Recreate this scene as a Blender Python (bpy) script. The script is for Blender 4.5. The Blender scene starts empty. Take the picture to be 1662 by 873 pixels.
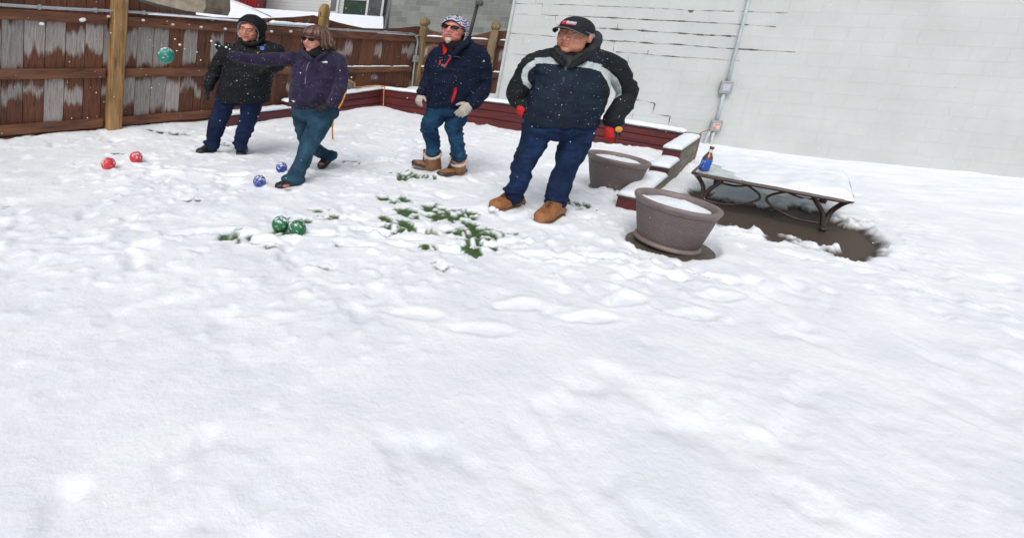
import bpy, bmesh, math, random
import numpy as np
from mathutils import Vector, Matrix, noise as mnoise

random.seed(7); RNG = np.random.default_rng(7)
scene = bpy.context.scene
COL = scene.collection
# ------------------------------------------------------------------ camera
# handheld phone picture: optical axis towards the middle of the yard, slight roll,
# lens shift because the picture area is wider and taller than the phone's frame
CAM_H = 1.5
FPX, PPX, PPY = 850.0, 600.0, 221.5
ROLL = math.atan(0.057)
PITCH = math.atan(161.0 / FPX)
_F = Vector((0, math.cos(PITCH), -math.sin(PITCH)))
_D = Vector((0, -math.sin(PITCH), -math.cos(PITCH)))
_R = Vector((1, 0, 0))
_dn = (-math.sin(ROLL), math.cos(ROLL))      # picture direction of "down"
_rt = (math.cos(ROLL), math.sin(ROLL))       # picture direction of "right"
imgR = _R * _rt[0] + _D * _dn[0]
imgD = _R * _rt[1] + _D * _dn[1]
cam_data = bpy.data.cameras.new('Camera')
cam = bpy.data.objects.new('Camera', cam_data); COL.objects.link(cam)
cam_data.sensor_width = 36.0
cam_data.sensor_fit = 'HORIZONTAL'
cam_data.lens = FPX / 1662.0 * 36.0
cam_data.shift_x = (831.0 - PPX) / 1662.0
cam_data.shift_y = -(436.5 - PPY) / 1662.0
cam_data.clip_start = 0.05
cam_data.clip_end = 500
mw = Matrix.Identity(4)
for i in range(3):
    mw[i][0] = imgR[i]; mw[i][1] = -imgD[i]; mw[i][2] = -_F[i]
mw[2][3] = CAM_H
cam.matrix_world = mw
scene.camera = cam
# ------------------------------------------------------------------ light
SUN_EL, SUN_ROT = math.radians(52), math.radians(200)
world = bpy.data.worlds.new('World'); scene.world = world
world.use_nodes = True
wn = world.node_tree.nodes; wl = world.node_tree.links
for n in list(wn): wn.remove(n)
sky = wn.new('ShaderNodeTexSky'); sky.sky_type = 'NISHITA'; sky.sun_disc = False
sky.sun_elevation = SUN_EL; sky.sun_rotation = SUN_ROT
sky.air_density = 1.0; sky.dust_density = 6.0; sky.ozone_density = 1.0
hs = wn.new('ShaderNodeHueSaturation'); hs.inputs['Saturation'].default_value = 0.30
bg = wn.new('ShaderNodeBackground'); bg.inputs['Strength'].default_value = 0.12
wo = wn.new('ShaderNodeOutputWorld')
wl.new(sky.outputs[0], hs.inputs['Color']); wl.new(hs.outputs[0], bg.inputs[0]); wl.new(bg.outputs[0], wo.inputs[0])
sd = bpy.data.lights.new('Sun', 'SUN'); sd.energy = 0.6; sd.angle = math.radians(35); sd.color = (1.0, 0.98, 0.95)
so = bpy.data.objects.new('Sun', sd); COL.objects.link(so)
# sun from behind the camera's right shoulder, high, veiled by cloud
sx = math.sin(SUN_ROT) * math.cos(SUN_EL); sy = math.cos(SUN_ROT) * math.cos(SUN_EL); sz = math.sin(SUN_EL)
so.rotation_euler = Vector((sx, sy, sz)).to_track_quat('Z', 'Y').to_euler()
scene.view_settings.view_transform = 'Standard'
scene.view_settings.look = 'None'
scene.view_settings.exposure = 0.12
scene.view_settings.gamma = 1.0
scene.view_settings.use_curve_mapping = False

# ------------------------------------------------------------------ measuring
CP = Vector((0, 0, CAM_H))
LEAN = 0.085
UP = Vector((LEAN, 0, 1.0))                   # plumb direction: the yard itself slopes sideways
def ray(px, py):
    return _F + imgR * ((px - PPX) / FPX) + imgD * ((py - PPY) / FPX)
def gnd(px, py, z=0.0):
    r = ray(px, py); return CP + r * ((z - CAM_H) / r.z)
def at(px, py, Y):
    r = ray(px, py); return CP + r * (Y / r.y)
def onplane(px, py, A, d):
    """(s, h) on the plumb plane through A with horizontal direction d: point = A + d*s + UP*h"""
    r = ray(px, py); n = d.cross(UP)
    P = CP + r * ((A - CP).dot(n) / r.dot(n))
    h = P.z - A.z
    return ((P - A - UP * h).dot(d), h)
def proj(P):
    q = P - CP; z = q.dot(_F)
    return (PPX + FPX * q.dot(imgR) / z, PPY + FPX * q.dot(imgD) / z)

# ------------------------------------------------------------------ numpy noise
_perm = RNG.random((256, 256))
def vnoise(x, y):
    xi = np.floor(x).astype(int); yi = np.floor(y).astype(int)
    fx = x - xi; fy = y - yi
    fx = fx * fx * (3 - 2 * fx); fy = fy * fy * (3 - 2 * fy)
    a = _perm[xi & 255, yi & 255]; b = _perm[(xi + 1) & 255, yi & 255]
    c = _perm[xi & 255, (yi + 1) & 255]; d = _perm[(xi + 1) & 255, (yi + 1) & 255]
    return (a * (1 - fx) + b * fx) * (1 - fy) + (c * (1 - fx) + d * fx) * fy
def fbm(x, y, o=4):
    t = 0; amp = 1; tot = 0
    for i in range(o):
        t = t + amp * vnoise(x + 17.3 * i, y + 9.1 * i); tot += amp
        x = x * 2.03; y = y * 2.03; amp *= 0.5
    return t / tot

# ------------------------------------------------------------------ materials
def new_mat(name):
    m = bpy.data.materials.new(name); m.use_nodes = True
    nt = m.node_tree; b = nt.nodes['Principled BSDF']
    return m, nt, b
def N(nt, t, **kw):
    n = nt.nodes.new(t)
    for k, v in kw.items():
        if k in n.inputs: n.inputs[k].default_value = v
        else: setattr(n, k, v)
    return n
def mat(name, c, rough=0.7, c2=None, scale=8.0, amt=0.5, bump=0.0, bscale=40.0, metal=0.0, stretch=None, spec=0.5, detail=4.0, sheen=0.0, lo=0.35, hi=0.65):
    """two-tone noise material with bump"""
    m, nt, b = new_mat(name)
    b.inputs['Roughness'].default_value = rough
    b.inputs['Metallic'].default_value = metal
    b.inputs['Specular IOR Level'].default_value = spec
    if sheen: b.inputs['Sheen Weight'].default_value = sheen
    tc = N(nt, 'ShaderNodeTexCoord'); src = tc.outputs['Object']
    if stretch:
        mp = N(nt, 'ShaderNodeMapping'); mp.inputs['Scale'].default_value = stretch
        nt.links.new(src, mp.inputs[0]); src = mp.outputs[0]
    c2 = c2 or tuple(x * 0.72 for x in c)
    nz = N(nt, 'ShaderNodeTexNoise', Scale=scale, Detail=detail, Roughness=0.6)
    nt.links.new(src, nz.inputs['Vector'])
    cr = N(nt, 'ShaderNodeValToRGB')
    cr.color_ramp.elements[0].position = lo; cr.color_ramp.elements[1].position = hi
    cr.color_ramp.elements[0].color = (*c2, 1); cr.color_ramp.elements[1].color = (*c, 1)
    nt.links.new(nz.outputs[0], cr.inputs[0]); nt.links.new(cr.outputs[0], b.inputs['Base Color'])
    if bump:
        n2 = N(nt, 'ShaderNodeTexNoise', Scale=bscale, Detail=5.0, Roughness=0.65)
        nt.links.new(src, n2.inputs['Vector'])
        bp = N(nt, 'ShaderNodeBump', Strength=bump, Distance=0.01)
        nt.links.new(n2.outputs[0], bp.inputs['Height']); nt.links.new(bp.outputs[0], b.inputs['Normal'])
    return m
def math_node(nt, op, a, b=None, c=None, clamp=False):
    n = nt.nodes.new('ShaderNodeMath'); n.operation = op; n.use_clamp = clamp
    for i, v in enumerate((a, b, c)):
        if v is None: continue
        if isinstance(v, (int, float)): n.inputs[i].default_value = v
        else: nt.links.new(v, n.inputs[i])
    return n.outputs[0]

M = {}
M['snow'] = mat('snow', (0.80, 0.84, 0.90), 0.65, (0.74, 0.79, 0.87), 3.0, bump=0.5, bscale=60)
M['snow_cap'] = mat('snow_cap', (0.82, 0.86, 0.91), 0.65, (0.77, 0.82, 0.89), 5.0, bump=0.4, bscale=50)
M['galv'] = mat('galvanised', (0.42, 0.47, 0.50), 0.38, (0.33, 0.37, 0.40), 14, metal=0.5, bump=0.05)
M['galvbox'] = mat('galvanised_box', (0.36, 0.40, 0.40), 0.5, (0.27, 0.30, 0.30), 20, metal=0.3)
M['post_yellow'] = None

# ------------------------------------------------------------------ mesh helpers
class MB:
    def __init__(s): s.v = []; s.f = []; s.mi = []; s.uv = {}
    def add(s, verts, faces, mi=0):
        o = len(s.v); s.v += [tuple(p) for p in verts]
        for f in faces: s.f.append(tuple(i + o for i in f)); s.mi.append(mi)
    def box(s, o, ax, ay, az, mi=0):
        o = Vector(o); ax = Vector(ax); ay = Vector(ay); az = Vector(az)
        p = [o, o + ax, o + ax + ay, o + ay]; p = p + [q + az for q in p]
        s.add(p, [(0, 3, 2, 1), (4, 5, 6, 7), (0, 1, 5, 4), (1, 2, 6, 5), (2, 3, 7, 6), (3, 0, 4, 7)], mi)
    def prism(s, base, up, mi=0):
        n = len(base); base = [Vector(b) for b in base]; top = [b + Vector(up) for b in base]
        s.add(base + top, [tuple(range(n - 1, -1, -1)), tuple(range(n, 2 * n))] + [(i, (i + 1) % n, n + (i + 1) % n, n + i) for i in range(n)], mi)
    def rings(s, rings, mi=0, cap=True):
        o = len(s.v); n = len(rings[0]); k = len(rings)
        for r in rings: s.v += [tuple(p) for p in r]
        for j in range(k - 1):
            for i in range(n):
                a = o + j * n + i; b = o + j * n + (i + 1) % n
                s.f.append((a, b, b + n, a + n)); s.mi.append(mi)
        if cap:
            s.f.append(tuple(o + i for i in range(n - 1, -1, -1))); s.mi.append(mi)
            s.f.append(tuple(o + (k - 1) * n + i for i in range(n))); s.mi.append(mi)
    def tube(s, pts, r, n=10, mi=0, smooth=True):
        pts = [Vector(p) for p in pts]
        if smooth and len(pts) > 2: pts, r = catmull(pts, r, 5)
        rr = r if isinstance(r, (list, tuple)) else [r] * len(pts)
        rings = []; ref = None
        for i, p in enumerate(pts):
            t = (pts[min(i + 1, len(pts) - 1)] - pts[max(i - 1, 0)]).normalized()
            if ref is None: ref = Vector((0, 0, 1)) if abs(t.z) < 0.9 else Vector((1, 0, 0))
            a = (ref - t * ref.dot(t)).normalized(); b = t.cross(a); ref = a
            rings.append([p + a * rr[i] * math.cos(2 * math.pi * j / n) + b * rr[i] * math.sin(2 * math.pi * j / n) for j in range(n)])
        s.rings(rings, mi)
    def lathe(s, o, axis, prof, n=32, mi=0, cap=True):
        o = Vector(o); axis = Vector(axis).normalized()
        a = axis.orthogonal().normalized(); b = axis.cross(a)
        s.rings([[o + axis * h + (a * math.cos(2 * math.pi * j / n) + b * math.sin(2 * math.pi * j / n)) * r for j in range(n)] for r, h in prof], mi, cap)
    def ell(s, c, rx, ry, rz, X=(1, 0, 0), Y=(0, 1, 0), Z=(0, 0, 1), n=20, m=12, mi=0):
        c = Vector(c); X = Vector(X); Y = Vector(Y); Z = Vector(Z); rings = []
        for j in range(1, m):
            th = math.pi * j / m
            rings.append([c + Z * (-rz * math.cos(th)) + X * (rx * math.sin(th) * math.cos(2 * math.pi * i / n)) + Y * (ry * math.sin(th) * math.sin(2 * math.pi * i / n)) for i in range(n)])
        s.rings(rings, mi, True)
    def build(s, name, mats, parent=None, smooth=False, normals=True):
        me = bpy.data.meshes.new(name); me.from_pydata(s.v, [], s.f)
        mats = mats if isinstance(mats, (list, tuple)) else [mats]
        for m in mats: me.materials.append(m)
        me.polygons.foreach_set('material_index', s.mi)
        if normals:
            bm = bmesh.new(); bm.from_mesh(me); bmesh.ops.recalc_face_normals(bm, faces=bm.faces); bm.to_mesh(me); bm.free()
        if smooth: me.polygons.foreach_set('use_smooth', [True] * len(me.polygons))
        me.update()
        o = bpy.data.objects.new(name, me); COL.objects.link(o)
        if parent is not None: setparent(o, parent)
        return o
def setparent(o, p):
    o.parent = p
    l = p.location
    o.matrix_parent_inverse = Matrix.Translation(-l)
def catmull(pts, r, k=5):
    out = []; rr = []
    isr = isinstance(r, (list, tuple)); n = len(pts)
    for i in range(n - 1):
        p0 = pts[max(i - 1, 0)]; p1 = pts[i]; p2 = pts[i + 1]; p3 = pts[min(i + 2, n - 1)]
        for j in range(k):
            t = j / k
            out.append(0.5 * ((2 * p1) + (p2 - p0) * t + (2 * p0 - 5 * p1 + 4 * p2 - p3) * t * t + (3 * p1 - p0 - 3 * p2 + p3) * t ** 3))
            if isr: rr.append(r[i] * (1 - t) + r[i + 1] * t)
    out.append(pts[-1])
    if isr: rr.append(r[-1])
    return out, (rr if isr else r)
def tag(o, label=None, cat=None, group=None, kind=None):
    if label: o['label'] = label
    if cat: o['category'] = cat
    if group: o['group'] = group
    if kind: o['kind'] = kind
    return o
def empty(name, loc, label, cat, group=None):
    o = bpy.data.objects.new(name, None); COL.objects.link(o); o.location = loc
    o.empty_display_size = 0.1
    return tag(o, label, cat, group)
def bevel(o, w=0.005, seg=2):
    b = o.modifiers.new('bevel', 'BEVEL'); b.width = w; b.segments = seg; b.limit_method = 'ANGLE'; b.angle_limit = math.radians(40)
def bake(o):
    """apply the modifiers of o in place"""
    dg = bpy.context.evaluated_depsgraph_get(); dg.update()
    me = bpy.data.meshes.new_from_object(o.evaluated_get(dg)); old = o.data
    nm = o.data.name; o.modifiers.clear(); o.data = me; bpy.data.meshes.remove(old); me.name = nm
    return o
def remesh(o, voxel, smooth=3, factor=0.5):
    m = o.modifiers.new('r', 'REMESH'); m.mode = 'VOXEL'; m.voxel_size = voxel; m.use_smooth_shade = True
    if smooth:
        s = o.modifiers.new('s', 'SMOOTH'); s.iterations = smooth; s.factor = factor
    bake(o)
    o.data.polygons.foreach_set('use_smooth', [True] * len(o.data.polygons))
    return o
def displace(o, fn):
    me = o.data; n = len(me.vertices)
    co = np.empty(n * 3); me.vertices.foreach_get('co', co); co = co.reshape(-1, 3)
    no = np.empty(n * 3); me.vertices.foreach_get('normal', no); no = no.reshape(-1, 3)
    d = np.array([fn(Vector(c)) for c in co])
    me.vertices.foreach_set('co', (co + no * d[:, None]).ravel()); me.update()
def uvset(me, fn):
    """UV map from vertex position"""
    uv = me.uv_layers.new(name='UVMap')
    vi = np.empty(len(me.loops), dtype=int); me.loops.foreach_get('vertex_index', vi)
    co = [fn(v.co) for v in me.vertices]
    arr = np.array([co[i] for i in vi]); uv.data.foreach_set('uv', arr.ravel())
# ================================================================== SETTING
E1 = Vector((0.680, 0.733, 0)).normalized()      # away along the left fence
fA = gnd(0, 230); fC = gnd(679, 167)
fd = (fC - fA).normalized(); fn_ = Vector((fd.y, -fd.x, 0))      # fn_ points into the yard
def isect(A, d, B, e):
    t = ((B.x - A.x) * e.y - (B.y - A.y) * e.x) / (d.x * e.y - d.y * e.x); return A + d * t
TW = .20
R0 = gnd(1036, 341); ed = (gnd(1130, 258) - R0).normalized(); en = Vector((-ed.y, ed.x, 0))
W0 = gnd(800, 200); WD = (gnd(1200, 243) - W0).normalized(); WN = Vector((WD.y, -WD.x, 0))   # white wall
LE = 3.22; R1 = R0 + ed * LE
BC = gnd(615, 178); BEND = isect(BC, (gnd(1000, 239) - BC).normalized(), R0 + en * TW, ed)
PAVP = [gnd(*p).xy for p in [(1108, 312), (1135, 309), (1165, 319), (1200, 326), (1290, 338), (1400, 368), (1440, 410), (1380, 420), (1290, 392), (1200, 370), (1175, 363), (1150, 350)]]
GRASS = [(665,286,25,5),(690,290,14,3),(622,321,12,4),(650,323,20,5),(660,345,20,7),(645,362,24,11),(637,368,16,7),(700,335,17,8),(725,348,28,8),(750,347,24,7),(765,363,10,5),(775,382,26,14),(795,374,18,7),(770,405,16,6),(790,398,16,5),(735,375,10,4),(712,432,14,6),(383,383,22,8),(568,262,12,3),(317,326,13,3),(520,342,14,4),(530,351,16,4),(552,397,7,3),(5,336,10,4),(365,234,8,3),(462,356,12,5),(492,358,12,4),(455,379,12,4),(474,379,16,4),(930,329,24,3),(955,338,14,2),(270,217,34,2),(700,375,10,3),(195,250,10,2),(520,432,12,2),(700,400,8,3),(420,395,14,3),(445,402,12,3), (620,352,12,3),(690,398,14,3),(815,392,16,3),(830,375,10,2)]
GR = []
for cx, cy, rx, ry in GRASS:
    c = gnd(cx, cy); a = gnd(cx + rx, cy + 0.057 * rx); b = gnd(cx, cy - ry)
    GR.append((c.x, c.y, (a - c).length * 1.05, (b - c).length * 1.05))

def grass_mask(x, y):
    m = np.zeros_like(x)
    for cx, cy, rx, ry in GR:
        d = np.sqrt(((x - cx) / rx) ** 2 + ((y - cy) / ry) ** 2)
        m = np.maximum(m, np.clip(1.35 - d, 0, 1))
    n = fbm(x * 20 + 40, y * 16 + 40, 4)
    return np.clip((m * 1.15 + (n - 0.5) * 4.6 - 0.42) * 3.0, 0, 1) * (m > 0.02)
def in_poly(x, y, poly):
    ins = np.zeros(x.shape, bool); n = len(poly)
    for i in range(n):
        x1, y1 = poly[i]; x2, y2 = poly[(i + 1) % n]
        c = ((y1 > y) != (y2 > y)) & (x < (x2 - x1) * (y - y1) / (y2 - y1 + 1e-12) + x1)
        ins ^= c
    return ins
POT1 = gnd(992, 307); POT2 = gnd(1082, 390)
PAVER = gnd(1087, 391)
FEET = [gnd(335,248), gnd(392,250), gnd(465,303), gnd(525,274), gnd(690,281), gnd(733,287), gnd(820,338), gnd(890,357)]
_fr = random.Random(5); PRINTS = []
for (cx_, cy_, hd, n_) in ((-2.4, 5.3, -.3, 9), (-1.2, 6.2, .2, 7), (.2, 6.4, 1.2, 8), (1.9, 5.4, 2.2, 7), (2.0, 6.6, .6, 8), (-.2, 4.1, -.2, 9), (1.3, 3.7, 2.9, 8), (2.1, 4.6, 1.9, 6), (-1.9, 3.3, .3, 8), (3.3, 5.0, -1.0, 5), (3.9, 3.4, 2.4, 7), (.3, 2.6, .1, 7)):
    x_, y_ = cx_, cy_
    for k_ in range(n_):
        PRINTS.append((x_ + (.09 if k_ % 2 else -.09) * math.sin(hd), y_ - (.09 if k_ % 2 else -.09) * math.cos(hd), hd + _fr.uniform(-.25, .25), _fr.uniform(.5, 1.0)))
        hd += _fr.uniform(-.25, .25); x_ += .34 * math.cos(hd); y_ += .34 * math.sin(hd)
def prints_height(x, y):
    h = np.zeros_like(x)
    for px, py, a, s in PRINTS:
        m = (np.abs(x - px) < .35) & (np.abs(y - py) < .35)
        if not m.any(): continue
        dx = x[m] - px; dy = y[m] - py
        u = dx * math.cos(a) + dy * math.sin(a); v = -dx * math.sin(a) + dy * math.cos(a)
        w = .052 + .012 * np.sin(u * 16)
        d = np.sqrt((u / .15) ** 2 + (v / w) ** 2) + (fbm(x[m] * 19, y[m] * 19, 2) - .5) * .5
        h[m] += s * (-.026 / (1 + np.exp((d - 1) * 9)) + .012 * np.exp(-((d - 1.35) / .28) ** 2))
    return h
def seg_dist(x, y, A, B):
    dx, dy = B[0] - A[0], B[1] - A[1]; L = dx * dx + dy * dy
    t = np.clip(((x - A[0]) * dx + (y - A[1]) * dy) / L, 0, 1)
    return np.hypot(x - A[0] - t * dx, y - A[1] - t * dy)
def ground_height(x, y, want_masks=False):
    x = np.asarray(x, float); y = np.asarray(y, float)
    near = np.clip((14 - np.hypot(x - 1, y - 5)) / 4, 0, 1)
    big = (fbm(x * 0.9, y * 0.9, 3) - 0.5) * 0.055
    lump = (fbm(x * 3.6 + 7, y * 3.6, 4) - 0.5) * 0.030
    n3 = fbm(x * 13 + 3, y * 13 + 5, 3)
    clod = np.clip(n3 - 0.54, 0, 1) * 0.075 * np.clip(fbm(x * 1.1 + 50, y * 1.1 + 20, 2) * 3.2 - 1.1, 0, 1)
    dent = -np.clip(0.36 - fbm(x * 5.5 + 90, y * 3.6 + 11, 3), 0, 1) * 0.16
    tramp = np.exp(-(((x - 1.0) / 2.3) ** 2 + ((y - 4.6) / 1.3) ** 2))
    clod2 = np.clip(n3 - 0.49, 0, 1) * 0.035 * tramp
    h = (big + lump + clod + dent + clod2) * near
    h += prints_height(x, y)
    h *= 1 - .45 * np.clip((3.3 - y) / .8, 0, 1)
    # drift in the bed corner and along the fence
    h += 0.10 * np.exp(-((x - 0.05) ** 2 + (y - 10.6) ** 2) / 0.35)
    h += 0.05 * np.exp(-(seg_dist(x, y, (fA.x, fA.y), (fC.x, fC.y)) / 0.22) ** 2)
    h += 0.05 * np.exp(-((x + 3.2) ** 2 + (y - 7.1) ** 2) / 0.05)
    h += 0.04 * np.exp(-(seg_dist(x, y, (BC.x, BC.y), (BEND.x, BEND.y)) / 0.16) ** 2) * fbm(x * 6, y * 6, 2)
    # snow kicked up beside the far pot
    h += 0.20 * np.exp(-(((x - POT1.x + 0.06) / 0.40) ** 2 + ((y - POT1.y + 0.30) / 0.15) ** 2)) * (0.2 + 1.2 * np.clip(fbm(x * 9, y * 9, 3) - .3, 0, 1))
    # patio side lies a touch higher with fresh snow
    h += 0.03 * np.clip((x - 3.2) / 1, 0, 1) * near
    for F in FEET:
        d = np.hypot(x - F.x, y - F.y)
        h = h * (1 - np.exp(-(d / 0.16) ** 2)) + 0.02 * np.exp(-((d - 0.19) / 0.05) ** 2) + .012 * np.exp(-(d / .15) ** 2)
    g = grass_mask(x, y)
    h -= 0.022 * g
    dp = np.hypot(x - PAVER.x, y - PAVER.y) / 0.335 + (fbm(x * 7, y * 7, 2) - .5) * .10
    pv = np.clip((1.06 - dp) * 12, 0, 1)
    rag = fbm(x * 3.1 + 4, y * 3.1, 3) - 0.5
    fr_ = (fbm(x * 14 + 4, y * 14, 2) - .5) * .12
    pw = 0
    for k_ in range(10):
        pw = pw + in_poly(x + rag * 0.45 + fr_ + .035 * math.cos(k_ * .628), y + rag * 0.4 + fr_ + .035 * math.sin(k_ * .628), [(p[0], p[1]) for p in PAVP]) * .1
    h = h * (1 - pv) - 0.055 * pv
    h = h * (1 - pw) - 0.030 * pw
    if want_masks: return h, g, np.clip(pw * 1.6 - .25 + (fbm(x * 24, y * 24, 2) - .5) * .8 * (pw > 0) * (pw < 1), 0, 1)
    return h
# non-uniform grid: fine in the yard, wide towards the horizon
def axis(lo, hi, step, far, k=26):
    core = np.arange(lo, hi, step)
    e = np.geomspace(step, far, k)
    return np.concatenate([(lo - np.cumsum(e))[::-1], core, core[-1] + np.cumsum(e)])
gx = axis(-4.6, 5.2, 0.021, 30.0); gy = axis(1.0, 9.0, 0.021, 30.0)
X, Y = np.meshgrid(gx, gy)
H, G, PW = ground_height(X, Y, True)
nx, ny = len(gx), len(gy)
me = bpy.data.meshes.new('snow_ground')
idx = np.arange(nx * ny).reshape(ny, nx)
quads = np.stack([idx[:-1, :-1], idx[:-1, 1:], idx[1:, 1:], idx[1:, :-1]], -1).reshape(-1, 4)
me.vertices.add(nx * ny); me.vertices.foreach_set('co', np.stack([X, Y, H], -1).ravel())
me.loops.add(quads.size); me.loops.foreach_set('vertex_index', quads.ravel())
me.polygons.add(len(quads)); me.polygons.foreach_set('loop_start', np.arange(0, quads.size, 4)); me.polygons.foreach_set('loop_total', np.full(len(quads), 4))
me.update(calc_edges=True); me.polygons.foreach_set('use_smooth', np.ones(len(quads), bool))
at_ = me.color_attributes.new('bare', 'FLOAT_COLOR', 'POINT')
at_.data.foreach_set('color', np.stack([G, PW, np.zeros_like(G), np.ones_like(G)], -1).ravel())
ground = bpy.data.objects.new('snow_ground', me); COL.objects.link(ground); tag(ground, kind='structure')
m, nt, b = new_mat('snow_ground')
tc = N(nt, 'ShaderNodeTexCoord')
va = N(nt, 'ShaderNodeVertexColor'); va.layer_name = 'bare'
sp = N(nt, 'ShaderNodeSeparateColor'); nt.links.new(va.outputs[0], sp.inputs[0])
n1 = N(nt, 'ShaderNodeTexNoise', Scale=2.2, Detail=6.0, Roughness=0.6); nt.links.new(tc.outputs['Object'], n1.inputs['Vector'])
r1 = N(nt, 'ShaderNodeValToRGB'); r1.color_ramp.elements[0].position = 0.38; r1.color_ramp.elements[1].position = 0.62
r1.color_ramp.elements[0].color = (0.76, 0.805, 0.86, 1); r1.color_ramp.elements[1].color = (0.85, 0.885, 0.925, 1)
nt.links.new(n1.outputs[0], r1.inputs[0])
n2 = N(nt, 'ShaderNodeTexNoise', Scale=60.0, Detail=5.0, Roughness=0.7); nt.links.new(tc.outputs['Object'], n2.inputs['Vector'])
r2 = N(nt, 'ShaderNodeValToRGB'); r2.color_ramp.elements[0].position = 0.35; r2.color_ramp.elements[1].position = 0.7
r2.color_ramp.elements[0].color = (0.03, 0.05, 0.02, 1); r2.color_ramp.elements[1].color = (0.075, 0.16, 0.045, 1)
nt.links.new(n2.outputs[0], r2.inputs[0])
r3 = N(nt, 'ShaderNodeValToRGB'); r3.color_ramp.elements[0].position = 0.35; r3.color_ramp.elements[1].position = 0.68
r3.color_ramp.elements[0].color = (0.050, 0.042, 0.036, 1); r3.color_ramp.elements[1].color = (0.12, 0.105, 0.09, 1)
e = r3.color_ramp.elements.new(0.60); e.color = (0.075, 0.045, 0.028, 1)
e = r3.color_ramp.elements.new(0.76); e.color = (0.5, 0.52, 0.54, 1)
nt.links.new(n2.outputs[0], r3.inputs[0])
mx1 = N(nt, 'ShaderNodeMix', data_type='RGBA'); nt.links.new(sp.outputs[0], mx1.inputs[0]); nt.links.new(r1.outputs[0], mx1.inputs[6]); nt.links.new(r2.outputs[0], mx1.inputs[7])
mx2 = N(nt, 'ShaderNodeMix', data_type='RGBA'); nt.links.new(sp.outputs[1], mx2.inputs[0]); nt.links.new(mx1.outputs[2], mx2.inputs[6]); nt.links.new(r3.outputs[0], mx2.inputs[7])
nt.links.new(mx2.outputs[2], b.inputs['Base Color'])
b.inputs['Roughness'].default_value = 0.6
n4 = N(nt, 'ShaderNodeTexNoise', Scale=26.0, Detail=8.0, Roughness=0.62); nt.links.new(tc.outputs['Object'], n4.inputs['Vector'])
bp = N(nt, 'ShaderNodeBump', Strength=0.42, Distance=0.016); nt.links.new(n4.outputs[0], bp.inputs['Height']); nt.links.new(bp.outputs[0], b.inputs['Normal'])
me.materials.append(m)
# grass blades in the thawed patches
mb = MB()
M['grass'] = mat('grass_blades', (0.11, 0.24, 0.055), 0.6, (0.055, 0.11, 0.035), 30)
for cx, cy, rx, ry in GR:
    n = int(min(1600, 80 + rx * ry * 42000))
    a = RNG.random(n) * 6.283; r = np.sqrt(RNG.random(n)) * 1.15
    px = cx + rx * r * np.cos(a); py = cy + ry * r * np.sin(a)
    gm = grass_mask(px, py); hh = ground_height(px, py)
    for x, y, g_, z in zip(px, py, gm, hh):
        if g_ < 0.35: continue
        L = random.uniform(0.006, 0.018); w = random.uniform(0.0015, 0.003); t = random.uniform(0, 6.28)
        lx, ly = random.uniform(-.018, .018), random.uniform(-.018, .018)
        p = Vector((x, y, z - 0.002)); d = Vector((math.cos(t) * w, math.sin(t) * w, 0))
        mb.add([p - d, p + d, p + Vector((lx, ly, L))], [(0, 1, 2)])
tag(mb.build('grass', M['grass'], normals=False), kind='stuff')

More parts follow.
